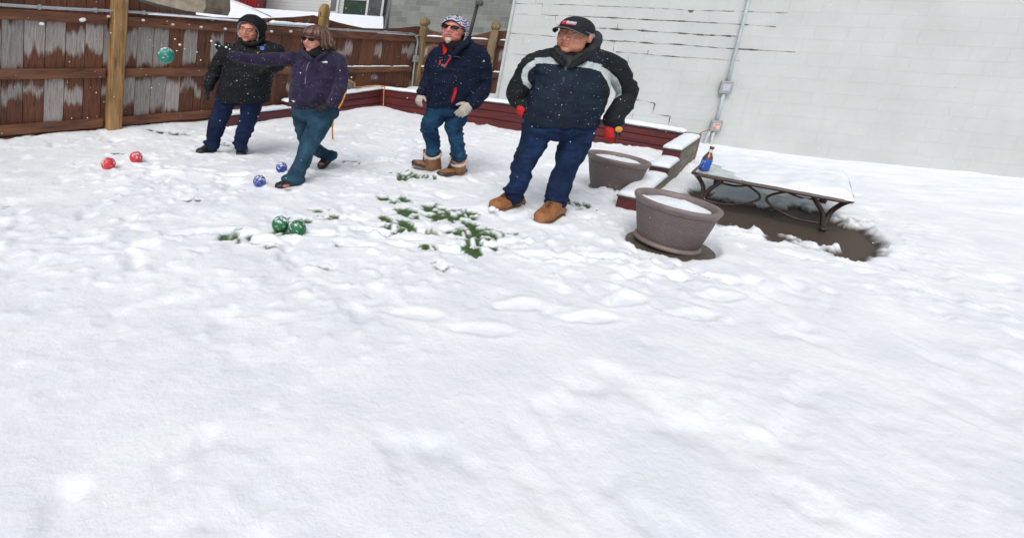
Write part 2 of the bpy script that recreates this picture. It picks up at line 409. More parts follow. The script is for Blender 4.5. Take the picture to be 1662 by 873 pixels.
# ---------------------------------------------------------------- fence material
def fence_mat(name, gray_bias, rails=(0.14, 0.82, 1.52)):
    m, nt, b = new_mat(name)
    uv = N(nt, 'ShaderNodeUVMap'); uv.uv_map = 'UVMap'
    s = N(nt, 'ShaderNodeSeparateXYZ'); nt.links.new(uv.outputs[0], s.inputs[0])
    u, z = s.outputs[0], s.outputs[1]
    bid = math_node(nt, 'FLOOR', math_node(nt, 'DIVIDE', u, 0.23))
    wn_ = N(nt, 'ShaderNodeTexWhiteNoise', noise_dimensions='1D'); nt.links.new(bid, wn_.inputs['W'])
    rnd = wn_.outputs['Value']
    wc = N(nt, 'ShaderNodeSeparateColor'); nt.links.new(wn_.outputs['Color'], wc.inputs[0])
    # which bay between rails, and position in it
    gap = rails[1] - rails[0]
    t = math_node(nt, 'FRACT', math_node(nt, 'DIVIDE', math_node(nt, 'SUBTRACT', z, rails[0]), gap))
    bay = math_node(nt, 'FLOOR', math_node(nt, 'DIVIDE', math_node(nt, 'SUBTRACT', z, rails[0]), gap))
    wn2 = N(nt, 'ShaderNodeTexWhiteNoise', noise_dimensions='2D')
    cv = N(nt, 'ShaderNodeCombineXYZ'); nt.links.new(bid, cv.inputs[0]); nt.links.new(bay, cv.inputs[1]); nt.links.new(cv.outputs[0], wn2.inputs['Vector'])
    c2 = N(nt, 'ShaderNodeSeparateColor'); nt.links.new(wn2.outputs['Color'], c2.inputs[0])
    # drips: noise stretched along the board
    v1 = N(nt, 'ShaderNodeCombineXYZ'); nt.links.new(math_node(nt, 'MULTIPLY', u, 8.0), v1.inputs[0]); nt.links.new(math_node(nt, 'MULTIPLY', z, 1.4), v1.inputs[1]); nt.links.new(rnd, v1.inputs[2])
    nz = N(nt, 'ShaderNodeTexNoise', Scale=1.0, Detail=7.0, Roughness=0.62); nt.links.new(v1.outputs[0], nz.inputs['Vector'])
    drip = math_node(nt, 'SUBTRACT', nz.outputs[0], 0.5)
    lo_ = math_node(nt, 'MULTIPLY_ADD', c2.outputs[0], 0.66, 0.0 - gray_bias)        # brown at the foot of each bay
    hi_ = math_node(nt, 'MULTIPLY_ADD', c2.outputs[1], -0.30, 1.02 + gray_bias * 0.5)
    td = math_node(nt, 'MULTIPLY_ADD', drip, 0.95, t)
    a1 = math_node(nt, 'MULTIPLY', math_node(nt, 'SUBTRACT', td, lo_), 8.0, clamp=True)
    td2 = math_node(nt, 'MULTIPLY_ADD', drip, 0.9, t)
    a2 = math_node(nt, 'MULTIPLY', math_node(nt, 'SUBTRACT', hi_, td2), 8.0, clamp=True)
    keep = math_node(nt, 'GREATER_THAN', c2.outputs[2], 0.24 - gray_bias)
    inb = math_node(nt, 'MULTIPLY', math_node(nt, 'GREATER_THAN', z, rails[0]), math_node(nt, 'LESS_THAN', z, rails[2] - 0.02))
    gm = math_node(nt, 'MULTIPLY', math_node(nt, 'MULTIPLY', a1, a2), math_node(nt, 'MULTIPLY', keep, inb))
    # fine grain
    v2 = N(nt, 'ShaderNodeCombineXYZ'); nt.links.new(math_node(nt, 'MULTIPLY', u, 75.0), v2.inputs[0]); nt.links.new(math_node(nt, 'MULTIPLY', z, 5.0), v2.inputs[1]); nt.links.new(rnd, v2.inputs[2])
    gz = N(nt, 'ShaderNodeTexNoise', Scale=1.0, Detail=5.0, Roughness=0.6, Distortion=0.6); nt.links.new(v2.outputs[0], gz.inputs['Vector'])
    br = N(nt, 'ShaderNodeValToRGB'); br.color_ramp.elements[0].position = 0.3; br.color_ramp.elements[1].position = 0.72
    br.color_ramp.elements[0].color = (0.040, 0.014, 0.008, 1); br.color_ramp.elements[1].color = (0.19, 0.068, 0.033, 1)
    nt.links.new(gz.outputs[0], br.inputs[0])
    gr = N(nt, 'ShaderNodeValToRGB'); gr.color_ramp.elements[0].position = 0.28; gr.color_ramp.elements[1].position = 0.7
    gr.color_ramp.elements[0].color = (0.17, 0.148, 0.132, 1); gr.color_ramp.elements[1].color = (0.42, 0.39, 0.37, 1)
    nt.links.new(gz.outputs[0], gr.inputs[0])
    mx = N(nt, 'ShaderNodeMix', data_type='RGBA'); nt.links.new(gm, mx.inputs[0]); nt.links.new(br.outputs[0], mx.inputs[6]); nt.links.new(gr.outputs[0], mx.inputs[7])
    # per board tone
    hsn = N(nt, 'ShaderNodeHueSaturation'); nt.links.new(math_node(nt, 'MULTIPLY_ADD', wc.outputs[1], 0.55, 0.72), hsn.inputs['Value']); nt.links.new(mx.outputs[2], hsn.inputs['Color'])
    nt.links.new(hsn.outputs[0], b.inputs['Base Color'])
    b.inputs['Roughness'].default_value = 0.75
    bp = N(nt, 'ShaderNodeBump', Strength=0.4, Distance=0.006); nt.links.new(gz.outputs[0], bp.inputs['Height']); nt.links.new(bp.outputs[0], b.inputs['Normal'])
    return m
def wood_mat(name, dark, light, su=(6, 60), knots=True, rough=0.7):
    """grain along UV x"""
    m, nt, b = new_mat(name)
    uv = N(nt, 'ShaderNodeUVMap'); uv.uv_map = 'UVMap'
    mp = N(nt, 'ShaderNodeMapping'); mp.inputs['Scale'].default_value = (su[0], su[1], 1); nt.links.new(uv.outputs[0], mp.inputs[0])
    gz = N(nt, 'ShaderNodeTexNoise', Scale=1.0, Detail=6.0, Roughness=0.6, Distortion=1.2); nt.links.new(mp.outputs[0], gz.inputs['Vector'])
    mp2 = N(nt, 'ShaderNodeMapping'); mp2.inputs['Scale'].default_value = (1.6, 7, 1); nt.links.new(uv.outputs[0], mp2.inputs[0])
    g2 = N(nt, 'ShaderNodeTexNoise', Scale=1.0, Detail=3.0, Roughness=0.5); nt.links.new(mp2.outputs[0], g2.inputs['Vector'])
    f = math_node(nt, 'MULTIPLY_ADD', g2.outputs[0], 0.6, math_node(nt, 'MULTIPLY', gz.outputs[0], 0.55))
    cr = N(nt, 'ShaderNodeValToRGB'); cr.color_ramp.elements[0].position = 0.42; cr.color_ramp.elements[1].position = 0.68
    cr.color_ramp.elements[0].color = (*dark, 1); cr.color_ramp.elements[1].color = (*light, 1); nt.links.new(f, cr.inputs[0])
    out = cr.outputs[0]
    if knots:
        vo = N(nt, 'ShaderNodeTexVoronoi', Scale=1.0); mp3 = N(nt, 'ShaderNodeMapping'); mp3.inputs['Scale'].default_value = (2.2, 9, 1); nt.links.new(uv.outputs[0], mp3.inputs[0]); nt.links.new(mp3.outputs[0], vo.inputs['Vector'])
        k = math_node(nt, 'LESS_THAN', vo.outputs['Distance'], 0.09)
        mx = N(nt, 'ShaderNodeMix', data_type='RGBA'); nt.links.new(k, mx.inputs[0]); nt.links.new(out, mx.inputs[6]); mx.inputs[7].default_value = (dark[0] * .4, dark[1] * .4, dark[2] * .4, 1); out = mx.outputs[2]
    nt.links.new(out, b.inputs['Base Color']); b.inputs['Roughness'].default_value = rough
    bp = N(nt, 'ShaderNodeBump', Strength=0.4, Distance=0.005); nt.links.new(gz.outputs[0], bp.inputs['Height']); nt.links.new(bp.outputs[0], b.inputs['Normal'])
    return m
M['fence_gray'] = fence_mat('fence_boards_worn', 0.08)
M['fence_brown'] = fence_mat('fence_boards_stained', -0.16)
M['fence_brown2'] = fence_mat('fence_boards_dark', -0.30)
M['rail_dark'] = wood_mat('rail_wood_dark', (0.030, 0.011, 0.008), (0.115, 0.042, 0.022), (3, 40))
M['rail'] = wood_mat('rail_wood', (0.055, 0.020, 0.012), (0.21, 0.085, 0.040), (3, 40))
M['post'] = wood_mat('post_wood', (0.12, 0.060, 0.020), (0.40, 0.235, 0.095), (2.2, 34))
M['post_mid'] = wood_mat('post_wood_mossy', (0.09, 0.055, 0.018), (0.31, 0.20, 0.065), (2.2, 34))
M['post_old'] = wood_mat('post_wood_weathered', (0.10, 0.062, 0.032), (0.27, 0.19, 0.10), (2.2, 34))

def P(A, d, s, h, n=None, o=0.0):
    return A + d * s + UP * h + (n * o if n is not None else Vector((0, 0, 0)))
def piece(name, A, d, n, s0, s1, h0, h1, o0, o1, m, parent, horiz=True, bev=0.004):
    """plumb board on a fence line: s along, h up, o out of the line towards the yard"""
    mb = MB(); mb.box(P(A, d, s0, h0, n, o0), d * (s1 - s0), n * (o1 - o0), UP * (h1 - h0))
    o = mb.build(name, m, parent)
    def f(c):
        h = c.z - A.z; q = c - A - UP * h; s = q.dot(d); w = q.dot(n)
        return (s, h + w) if horiz else (h, s + w * .9)
    uvset(o.data, f)
    if bev: bevel(o, bev)
    return o
def board_panel(A, d, n, s0, s1, tops, m, parent, z0=0.0, w=0.23, back=False):
    mb = MB(); uvs = []
    if not back:       # added dark layer behind keeps bright snow from showing through the gaps
        board_panel(A - n * .032, d, n, s0, s1, [(a, b_ - .02) for a, b_ in tops], M['fence_brown2'], parent, z0, w, True)
    s = math.floor(s0 / w) * w + (w / 2 if back else 0) - (w if back else 0)
    while s < s1:
        a = max(s, s0) + 0.0045; bb = min(s + w, s1) - 0.0045
        if bb - a > 0.01:
            jit = random.uniform(-0.003, 0.004)
            ta, tb = np.interp([a, bb], [p[0] for p in tops], [p[1] for p in tops])
            q = [P(A, d, a, z0, n, jit - .009), P(A, d, bb, z0, n, jit - .009), P(A, d, bb, z0, n, jit + .009), P(A, d, a, z0, n, jit + .009)]
            t = [P(A, d, a, ta, n, jit - .009), P(A, d, bb, tb, n, jit - .009), P(A, d, bb, tb, n, jit + .009), P(A, d, a, ta, n, jit + .009)]
            mb.add(q + t, [(0, 3, 2, 1), (4, 5, 6, 7), (0, 1, 5, 4), (1, 2, 6, 5), (2, 3, 7, 6), (3, 0, 4, 7)])
        s += w
    o = mb.build('added_backing' if back else 'board_panel', m, parent)
    uvset(o.data, lambda c: ((c - A - UP * (c.z - A.z)).dot(d), c.z - A.z))
    return o
def gothic_post(A, d, n, s, w, h, m, parent, style='gothic', z0=-0.05, out=0.0):
    if style == 'plain': prof = [(1, z0), (1, h)]
    elif style == 'bullet': prof = [(1, z0), (1, h - .26), (.90, h - .25), (.90, h - .235), (1.0, h - .225), (1.0, h - .13), (.88, h - .07), (.6, h - .02), (.15, h)]
    else: prof = [(1, z0), (1, h - .26), (.70, h - .245), (.62, h - .215), (.78, h - .20), (1.0, h - .165), (1.0, h - .13), (.72, h - .07), (.30, h - .02), (.04, h)]
    rings = []
    for k, hh in prof:
        c = P(A, d, s, hh, n, out); a = w / 2 * k; ch = a * .82
        pts = [(a, -ch), (a, ch), (ch, a), (-ch, a), (-a, ch), (-a, -ch), (-ch, -a), (ch, -a)]
        rings.append([c + d * x + n * y for x, y in pts])
    mb = MB(); mb.rings(rings)
    o = mb.build('post', m, parent)
    uvset(o.data, lambda c: (c.z, (c - A - UP * (c.z - A.z)).dot(d) + .7 * (c - A).dot(n)))
    return o
def lumpy_strip(A, d, n, s0, s1, h, o0, o1, t, amp=0.4, name='snow', parent=None, step=0.05, gaps=0.0, m=None, seed=0):
    """rounded ridge of snow lying on a ledge"""
    ns = max(3, int((s1 - s0) / step)); rings = []
    for i in range(ns + 1):
        s = s0 + (s1 - s0) * i / ns
        k = 1 + amp * (mnoise.noise(Vector((s * 5, seed, 0))) + .5 * mnoise.noise(Vector((s * 17, seed, 3))))
        if gaps and mnoise.noise(Vector((s * 3.1, seed + 9, 1))) < -1 + gaps: k *= 0.15
        e = min(1, (i + .35) / 1.2, (ns - i + .35) / 1.2); tt = max(0.002, t * k * e ** .5)
        w0, w1 = o0, o0 + (o1 - o0) * (0.9 + .12 * k)
        hh = h(s) if callable(h) else h
        prof = [(w0, 0), (w0, tt * .55), (w0 + (w1 - w0) * .12, tt * .9), (w0 + (w1 - w0) * .5, tt), (w0 + (w1 - w0) * .85, tt * .88), (w1, tt * .5), (w1, -.004)]
        rings.append([P(A, d, s, hh + z, n, w) for w, z in prof])
    mb = MB(); mb.rings(rings)
    return mb.build(name, m or M['snow_cap'], parent, smooth=True)

# ---------------------------------------------------------------- left fence
def sA(px, h=1.52):    # distance along the fence at a picture column (for measuring)
    return onplane(px, 60, fA, fd)[0]
sp193 = onplane(185, 110, fA, fd)[0]; sp519 = onplane(516, 80, fA, fd)[0]; sp683 = onplane(680, 80, fA, fd)[0]
fenceA = empty('fence', fA, 'weathered brown board fence on the left with flaking gray patches and tall posts', 'fence')
topsA = [(-6, 1.85), (-2.5, 1.95), (0, 1.82), (sp193 - .9, 1.86), (sp193, 2.0)]
for px, py in [(215, -1), (255, 12), (300, 22), (345, 28), (390, 30), (432, 30), (480, 28), (510, 25), (528, 31), (556, 39), (590, 46), (620, 47), (650, 46), (675, 43)]:
    topsA.append(onplane(px, py, fA, fd))
def trim(s0, s1, tops):
    return tops
board_panel(fA, fd, fn_, -6.0, sp193, topsA, M['fence_gray'], fenceA)
board_panel(fA, fd, fn_, sp193, onplane(330, 100, fA, fd)[0], topsA, M['fence_gray'], fenceA)
board_panel(fA, fd, fn_, onplane(330, 100, fA, fd)[0] + .001, sp519, topsA, M['fence_brown'], fenceA)
board_panel(fA, fd, fn_, sp519, sp683, topsA, M['fence_brown'], fenceA)
for (a, bb) in ((-6, -2.3), (-2.3, sp193 - .12), (sp193 + .12, sp519 - .09), (sp519 + .09, sp683 - .09)):
    for h in (0.14, 0.82, 1.52):
        piece('rail', fA, fd, fn_, a + .01, bb - .01, h - .065 + random.uniform(-.01, .01), h + .065, .0095, .055, M['rail'], fenceA)
piece('gravel_board', fA, fd, fn_, -6, sp193 - .12, -.02, .05, .012, .03, M['rail'], fenceA)
gothic_post(fA, fd, fn_, sp193, .185, 2.55, M['post'], fenceA, 'plain', out=.06)
gothic_post(fA, fd, fn_, sp519, .17, onplane(519, 6, fA, fd)[1], M['post_mid'], fenceA, 'bullet', out=.05)
gothic_post(fA, fd, fn_, sp683, .19, onplane(685, 27, fA, fd)[1], M['post_old'], fenceA, 'gothic', out=.05)
gothic_post(fA, fd, fn_, -2.3, .2, 2.3, M['post'], fenceA, 'plain', out=.06)
lumpy_strip(fA, fd, fn_, sp519 + .15, sp683 - .35, .887, .02, .06, .022, .5, parent=fenceA, gaps=.75, seed=2)
lumpy_strip(fA, fd, fn_, sp683 - 1.6, sp683 - .2, 1.587, .02, .06, .012, .5, parent=fenceA, gaps=.8, seed=5)
# bright orange newer board low on the right panel and knots are in the material
# little snow balls stuck on the rails
mb = MB()
for px, py in [(130/4.05+100, 32), (323, 44), (362, 47), (277, 40), (229, 33), (130, 33), (65, 39), (468, 51), (437, 51), (173, 27)]:
    s, h = onplane(px, py, fA, fd)
    r = random.uniform(.02, .032); mb = MB(); mb.ell(P(fA, fd, s, h, fn_, .06), r * 1.2, r, r * .8, n=10, m=7); mb.build('snow_clump', M['snow_cap'], fenceA, smooth=True)

# conduit along the left fence
cond = empty('conduit', P(fA, fd, 0, 1.6), 'long galvanised metal conduit running along the top rail of the board fence', 'conduit')
pts = [onplane(x, y, fA, fd) for x, y in [(-60, 3), (0, 8.5), (90, 14), (178, 19), (205, 19.5), (300, 27), (382, 34), (432, 39), (508, 45), (530, 47), (590, 51), (640, 53), (660, 55)]]
mb = MB(); mb.tube([P(fA, fd, s, h, fn_, .09 if not sp193 - .3 < s < sp193 + .3 else .09) for s, h in pts if not (sp193 - .12 < s < sp193 + .12)], .020, 10, smooth=False)
be = [onplane(x, y, fA, fd) for x, y in [(659, 55), (666, 56), (671, 61), (672.5, 69), (671, 80), (669, 95), (666, 116), (664, 143)]]
mb.tube([P(fA, fd, s, h - (.12 if i == 7 else 0), fn_, .09) for i, (s, h) in enumerate(be)], .024, 10)
mb.build('pipe', M['galv'], cond, smooth=True)
s, h = onplane(669.5, 95.5, fA, fd); mb = MB(); mb.box(P(fA, fd, s - .07, h - .075, fn_, .056), fd * .14, fn_ * .08, UP * .15)
o = mb.build('junction_box', M['galvbox'], cond); bevel(o, .006)
for px, py in [(60, 12), (150, 17), (228, 21), (340, 31), (560, 49), (620, 52)]:
    s, h = onplane(px, py, fA, fd)
    mb = MB(); mb.box(P(fA, fd, s - .012, h - .03, fn_, .056), fd * .024, fn_ * .058, UP * .06); mb.build('clamp', M['galvbox'], cond)
lumpy_strip(fA, fd, fn_, onplane(205, 30, fA, fd)[0] + .25, onplane(385, 30, fA, fd)[0], lambda s: 1.632, .055, .125, .02, .6, parent=cond, seed=11)
lumpy_strip(fA, fd, fn_, onplane(434, 30, fA, fd)[0], onplane(508, 30, fA, fd)[0], lambda s: 1.632, .055, .13, .045, .5, parent=cond, seed=13)

# ---------------------------------------------------------------- far right fence section
cB = fA + fd * sp683; rB = Vector((3.35, 11.5, 0)); bd = (rB - cB).normalized(); bn = Vector((bd.y, -bd.x, 0))
fenceB = empty('fence', cB, 'short scalloped brown board fence between the far corner post and the white wall', 'fence')
tB = [onplane(x, y, cB, bd) for x, y in [(692, 47), (705, 51), (720, 55), (760, 59), (775, 58), (790, 52), (812, 50), (822, 51)]]
LB = (rB - cB).length
s800 = onplane(797, 90, cB, bd)[0]
board_panel(cB, bd, bn, .05, LB, tB, M['fence_brown2'], fenceB)
for a, bb in ((.1, s800 - .09), (s800 + .09, LB)):
    for h, zr in ((1.52, 0), (.82, 0), (.14, 0)):
        piece('rail', cB, bd, bn, a, bb, h - .065, h + .065, .0095, .055, M['rail_dark'], fenceB)
    lumpy_strip(cB, bd, bn, a + .05, bb - .03, 1.587, .015, .06, .03, .5, parent=fenceB, seed=21)
    lumpy_strip(cB, bd, bn, a + .02, bb - .02, .887, .015, .06, .03, .5, parent=fenceB, seed=23)
gothic_post(cB, bd, bn, s800, .19, onplane(803, 33, cB, bd)[1], M['post_old'], fenceB, 'gothic', out=.05)

# ---------------------------------------------------------------- white painted block wall
def wall_mat():
    m, nt, b = new_mat('painted_block')
    uv = N(nt, 'ShaderNodeUVMap'); uv.uv_map = 'UVMap'
    br = N(nt, 'ShaderNodeTexBrick'); br.inputs['Scale'].default_value = 1.0; br.inputs['Brick Width'].default_value = 0.42; br.inputs['Row Height'].default_value = 0.205; br.inputs['Mortar Size'].default_value = 0.006; br.inputs['Mortar Smooth'].default_value = 0.6
    for i in ('Color1', 'Color2'): br.inputs[i].default_value = (1, 1, 1, 1)
    br.inputs['Mortar'].default_value = (0, 0, 0, 1)
    nt.links.new(uv.outputs[0], br.inputs['Vector'])
    nz = N(nt, 'ShaderNodeTexNoise', Scale=1.3, Detail=8.0, Roughness=0.65); nt.links.new(uv.outputs[0], nz.inputs['Vector'])
    cr = N(nt, 'ShaderNodeValToRGB'); cr.color_ramp.elements[0].position = 0.3; cr.color_ramp.elements[1].position = 0.62
    cr.color_ramp.elements[0].color = (0.47, 0.495, 0.49, 1); cr.color_ramp.elements[1].color = (0.535, 0.56, 0.555, 1); nt.links.new(nz.outputs[0], cr.inputs[0])
    # faint vertical water streaks
    mp = N(nt, 'ShaderNodeMapping'); mp.inputs['Scale'].default_value = (9, .7, 1); nt.links.new(uv.outputs[0], mp.inputs[0])
    n3 = N(nt, 'ShaderNodeTexNoise', Scale=1.0, Detail=4.0, Roughness=0.6); nt.links.new(mp.outputs[0], n3.inputs['Vector'])
    st = math_node(nt, 'MULTIPLY', math_node(nt, 'SUBTRACT', n3.outputs[0], .58, clamp=True), .7)
    mx = N(nt, 'ShaderNodeMix', data_type='RGBA'); nt.links.new(st, mx.inputs[0]); nt.links.new(cr.outputs[0], mx.inputs[6]); mx.inputs[7].default_value = (.33, .36, .35, 1)
    # speckled dirt spots
    vo = N(nt, 'ShaderNodeTexVoronoi', Scale=2.2); nt.links.new(uv.outputs[0], vo.inputs['Vector'])
    k = math_node(nt, 'LESS_THAN', vo.outputs['Distance'], .018)
    mx2 = N(nt, 'ShaderNodeMix', data_type='RGBA'); nt.links.new(math_node(nt, 'MULTIPLY', k, .7), mx2.inputs[0]); nt.links.new(mx.outputs[2], mx2.inputs[6]); mx2.inputs[7].default_value = (.12, .12, .12, 1)
    nt.links.new(mx2.outputs[2], b.inputs['Base Color']); b.inputs['Roughness'].default_value = .8
    n5 = N(nt, 'ShaderNodeTexNoise', Scale=45, Detail=5.0, Roughness=0.7); nt.links.new(uv.outputs[0], n5.inputs['Vector'])
    hgt = math_node(nt, 'MULTIPLY_ADD', n5.outputs[0], .35, math_node(nt, 'MULTIPLY', br.outputs[0], .9))
    bp = N(nt, 'ShaderNodeBump', Strength=0.5, Distance=0.006); nt.links.new(hgt, bp.inputs['Height']); nt.links.new(bp.outputs[0], b.inputs['Normal'])
    return m
M['wall'] = wall_mat()
M['crack'] = mat('crack', (.05, .05, .048), .9, (.14, .14, .13), 20)
wall = empty('white_building', W0, 'white painted concrete block building side with stepped cracks, on the right', 'building')
mb = MB(); mb.box(P(W0, WD, 0, -.3, WN, -4.0), WD * 12, WN * 4.0, UP * 5.6)
o = mb.build('wall', M['wall'], wall)
uvset(o.data, lambda c: ((c - W0 - UP * (c.z)).dot(WD) + (c - W0 - UP * c.z).dot(WN), c.z))
mb = MB(); mb.box(P(W0, WD, -.05, -.2, WN, -.10), WD * .05, WN * .15, UP * 5.4)
o = mb.build('corner_trim', mat('trim', (.50, .53, .54), .5, (.4, .43, .44), 6), wall); bevel(o, .008)
mb = MB(); mb.box(P(W0, WD, -.15, 5.3, WN, -4.1), WD * 12.3, WN * 4.25, UP * .12)
mb.build('roof_edge', mat('roof_edge', (.3, .31, .32), .6), wall)
cracks = [
 ([(833,6),(858,7),(881,7),(880,14),(879.5,24),(890,25),(902,26),(901.5,34),(903,40),(908,43)], .5),
 ([(902,25.5),(925,26),(956,27.7),(1002,29.7),(1040,32),(1060,33),(1110,35),(1150,37.5),(1198,40),(1260,44)], .9),
 ([(898,7.5),(930,8.5),(956,10),(1000,11.5),(1060,14),(1090,15.5),(1120,17.5),(1200,19),(1280,22)], .6),
 ([(965,46),(985,46.5),(1002,48),(1030,49),(1060,51.7),(1100,54),(1140,57),(1170,58.5),(1196,59.5)], 1.5),
 ([(975,65),(994,67),(1020,67.5),(1060,71),(1100,72.5),(1140,76),(1170,78.5),(1200,80),(1290,85)], 1.1),
 ([(1000,84.5),(1020,86),(1047,88),(1062,90),(1105,93)], 1.0), ([(1105,93),(1150,95.5),(1200,99)], .3),
 ([(825,54),(848,56),(870,57),(906,60.5)], .6), ([(830,88),(845,89),(858,90.5)], .6), ([(840,23.5),(856,23.5)], .35),
 ([(1030,162),(1045,164),(1063,168),(1061,176),(1059,184),(1072,187),(1088,189),(1086,197),(1084,206)], .7),
 ([(1028,184),(1026,190),(1025,198)], .5), ([(1003,38),(1002,46)], .6), ([(997,68),(996,76),(995,84)], .4), ([(1021,87),(1020,95),(1019,104)], .25),
 ([(851,57),(849,66),(847,74)], .2), ([(870,0),(869,7)], .4), ([(1052,82),(1051,89)], .7)]
for pl, w in cracks:
    mb = MB()
    q = [onplane(x, y, W0, WD) for x, y in pl]
    # densify and jitter
    d2 = []
    for (s0, h0), (s1, h1) in zip(q, q[1:]):
        k = max(1, int(math.hypot(s1 - s0, h1 - h0) / .03))
        d2 += [(s0 + (s1 - s0) * i / k, h0 + (h1 - h0) * i / k) for i in range(k)]
    d2.append(q[-1]); up = []; dn = []
    for i, (s, h) in enumerate(d2):
        a = d2[max(0, i - 1)]; c = d2[min(len(d2) - 1, i + 1)]
        tx, ty = c[0] - a[0], c[1] - a[1]; L = math.hypot(tx, ty) or 1
        nn = mnoise.noise(Vector((s * 7, h * 7, len(up) * .02)))
        t = w * .0085 * max(.12, .55 + 1.5 * nn + .6 * mnoise.noise(Vector((s * 31, h * 31, 2))))
        j = .004 * mnoise.noise(Vector((s * 15, h * 15, 5)))
        up.append(P(W0, WD, s - ty / L * t, h + tx / L * t + j, WN, .003)); dn.append(P(W0, WD, s + ty / L * t, h - tx / L * t + j, WN, .003))
    for i in range(len(d2) - 1):
        mb.add([dn[i], dn[i + 1], up[i + 1], up[i]], [(0, 1, 2, 3)])
    mb.build('crack', M['crack'], wall)
s, h = onplane(1121.5, 18, W0, WD); mb = MB(); mb.add([P(W0, WD, s - .05, h + .01, WN, .003), P(W0, WD, s + .05, h + .01, WN, .003), P(W0, WD, s + .02, h - .03, WN, .003), P(W0, WD, s - .02, h - .03, WN, .003)], [(0, 1, 2, 3)])
mb.build('crack', M['crack'], wall)

# conduit on the white wall
wc_ = empty('conduit', P(W0, WD, 5, 0, WN, .1), 'pale metal conduit with two junction boxes rising up the white wall', 'conduit')
def wp(x, y, o=.06):
    s, h = onplane(x, y, W0, WD); return P(W0, WD, s, h, WN, o)
M['pipe_pale'] = mat('painted_pipe', (.50, .56, .57), .4, (.42, .47, .48), 12)
top = wp(1216, 0); tdir = (wp(1199, 58) - wp(1178, 140)); 
mb = MB(); mb.tube([wp(1199, 58) + tdir.normalized() * 2.2, wp(1199, 58), wp(1178, 138)], .025, 12, smooth=False)
mb.tube([wp(1175, 145), wp(1161, 200)], .025, 12, smooth=False)
mb.tube([wp(1159, 203), wp(1151.5, 238), wp(1150, 248)], .022, 12, smooth=False)
mb.tube([wp(1154, 205), wp(1146, 222), wp(1139, 240), wp(1134, 252)], .024, 12, smooth=False)
mb.build('pipe', M['pipe_pale'], wc_, smooth=True)
for (x, y, w, hh, mname) in ((1176.5, 141.5, .085, .10, 'a'), (1160.5, 203.5, .08, .09, 'b')):
    s, h = onplane(x, y, W0, WD); mb = MB(); mb.box(P(W0, WD, s - w, h - hh, WN, .03), WD * 2 * w, WN * .075, UP * 2 * hh)
    o = mb.build('junction_box', M['galvbox'], wc_); bevel(o, .008)
    mb = MB(); mb.box(P(W0, WD, s - w * .62, h - hh * .55, WN, .106), WD * 1.24 * w, WN * .004, UP * 1.1 * hh)
    mb.build('cover_plate', mat('plate', (.42, .42, .50) if mname == 'a' else (.55, .07, .05), .5, (.5, .5, .55) if mname == 'a' else (.75, .7, .68), 30), wc_)
mb = MB(); mb.tube([wp(1158, 206, .07), wp(1147, 210, .09), wp(1134, 215, .1)], .007, 6)
o = mb.build('cord', mat('red_cord', (.5, .06, .04), .5), wc_, smooth=True)

# ---------------------------------------------------------------- raised beds
def red_mat():
    m, nt, b = new_mat('red_timber')
    uv = N(nt, 'ShaderNodeUVMap'); uv.uv_map = 'UVMap'
    mp = N(nt, 'ShaderNodeMapping'); mp.inputs['Scale'].default_value = (1.5, 22, 1); nt.links.new(uv.outputs[0], mp.inputs[0])
    nz = N(nt, 'ShaderNodeTexNoise', Scale=1.0, Detail=6.0, Roughness=.65, Distortion=.5); nt.links.new(mp.outputs[0], nz.inputs['Vector'])
    cr = N(nt, 'ShaderNodeValToRGB'); cr.color_ramp.elements[0].position = .3; cr.color_ramp.elements[1].position = .7
    cr.color_ramp.elements[0].color = (.035, .005, .006, 1); cr.color_ramp.elements[1].color = (.145, .014, .017, 1)
    nt.links.new(nz.outputs[0], cr.inputs[0]); nt.links.new(cr.outputs[0], b.inputs['Base Color'])
    b.inputs['Roughness'].default_value = .55
    bp = N(nt, 'ShaderNodeBump', Strength=.5, Distance=.006); nt.links.new(nz.outputs[0], bp.inputs['Height']); nt.links.new(bp.outputs[0], b.inputs['Normal'])
    return m
M['red'] = red_mat()
M['darkcap'] = mat('weathered_edge', (.10, .095, .09), .8, (.05, .045, .04), 12)
M['sidewood'] = wood_mat('weathered_side_timber', (.055, .045, .03), (.20, .17, .115), (2.0, 26))
bed = empty('raised_bed', BC, 'low dark red timber raised bed with snowy cap running along the fence and white wall', 'raised bed')
bA = gnd(465, 192); bS = gnd(370, 205)
l1 = (BC - bA).normalized(); l1n = Vector((l1.y, -l1.x, 0)); L1 = (BC - bA).length
l2 = (BEND - BC).normalized(); l2n = Vector((l2.y, -l2.x, 0)); L2 = (BEND - BC).length
def tier_wall(A, d, n, L, hf, parent, logs=3, th=.13, ext0=0.0, ext1=0.0):
    for i in range(logs):
        mb = MB(); segs = 12; rings = []
        for k in range(segs + 1):
            s = -ext0 + (L + ext0 + ext1) * k / segs; hh = hf(max(0, min(L, s))); z0 = hh * i / logs - (.08 if i == 0 else -.004); z1 = hh * (i + 1) / logs
            o_ = .006 * (i % 2); rr = .014
            rings.append([P(A, d, s, z, n, o) for z, o in [(z0, -th), (z0, o_ - rr), (z0 + rr, o_), (z1 - rr, o_), (z1, o_ - rr), (z1, -th)]])
        mb.rings(rings); o = mb.build('front_board', M['red'], parent)
        uvset(o.data, lambda c: ((c - A - UP * (c.z - A.z)).dot(d), c.z + i * .37))
hl1 = lambda s: np.interp(s, [0, L1], [.27, .42]); hl2 = lambda s: np.interp(s, [0, L2 * .5, L2], [.42, .445, .345])
tier_wall(bA, l1, l1n, L1, hl1, bed, 3, ext1=-.0)
tier_wall(BC, l2, l2n, L2, hl2, bed, 3, ext0=.0)
lowA = bS; ld = (bA - bS).normalized(); ln = Vector((ld.y, -ld.x, 0)); LL = (bA - bS).length
tier_wall(lowA, ld, ln, LL + .25, lambda s: .155, bed, 1)
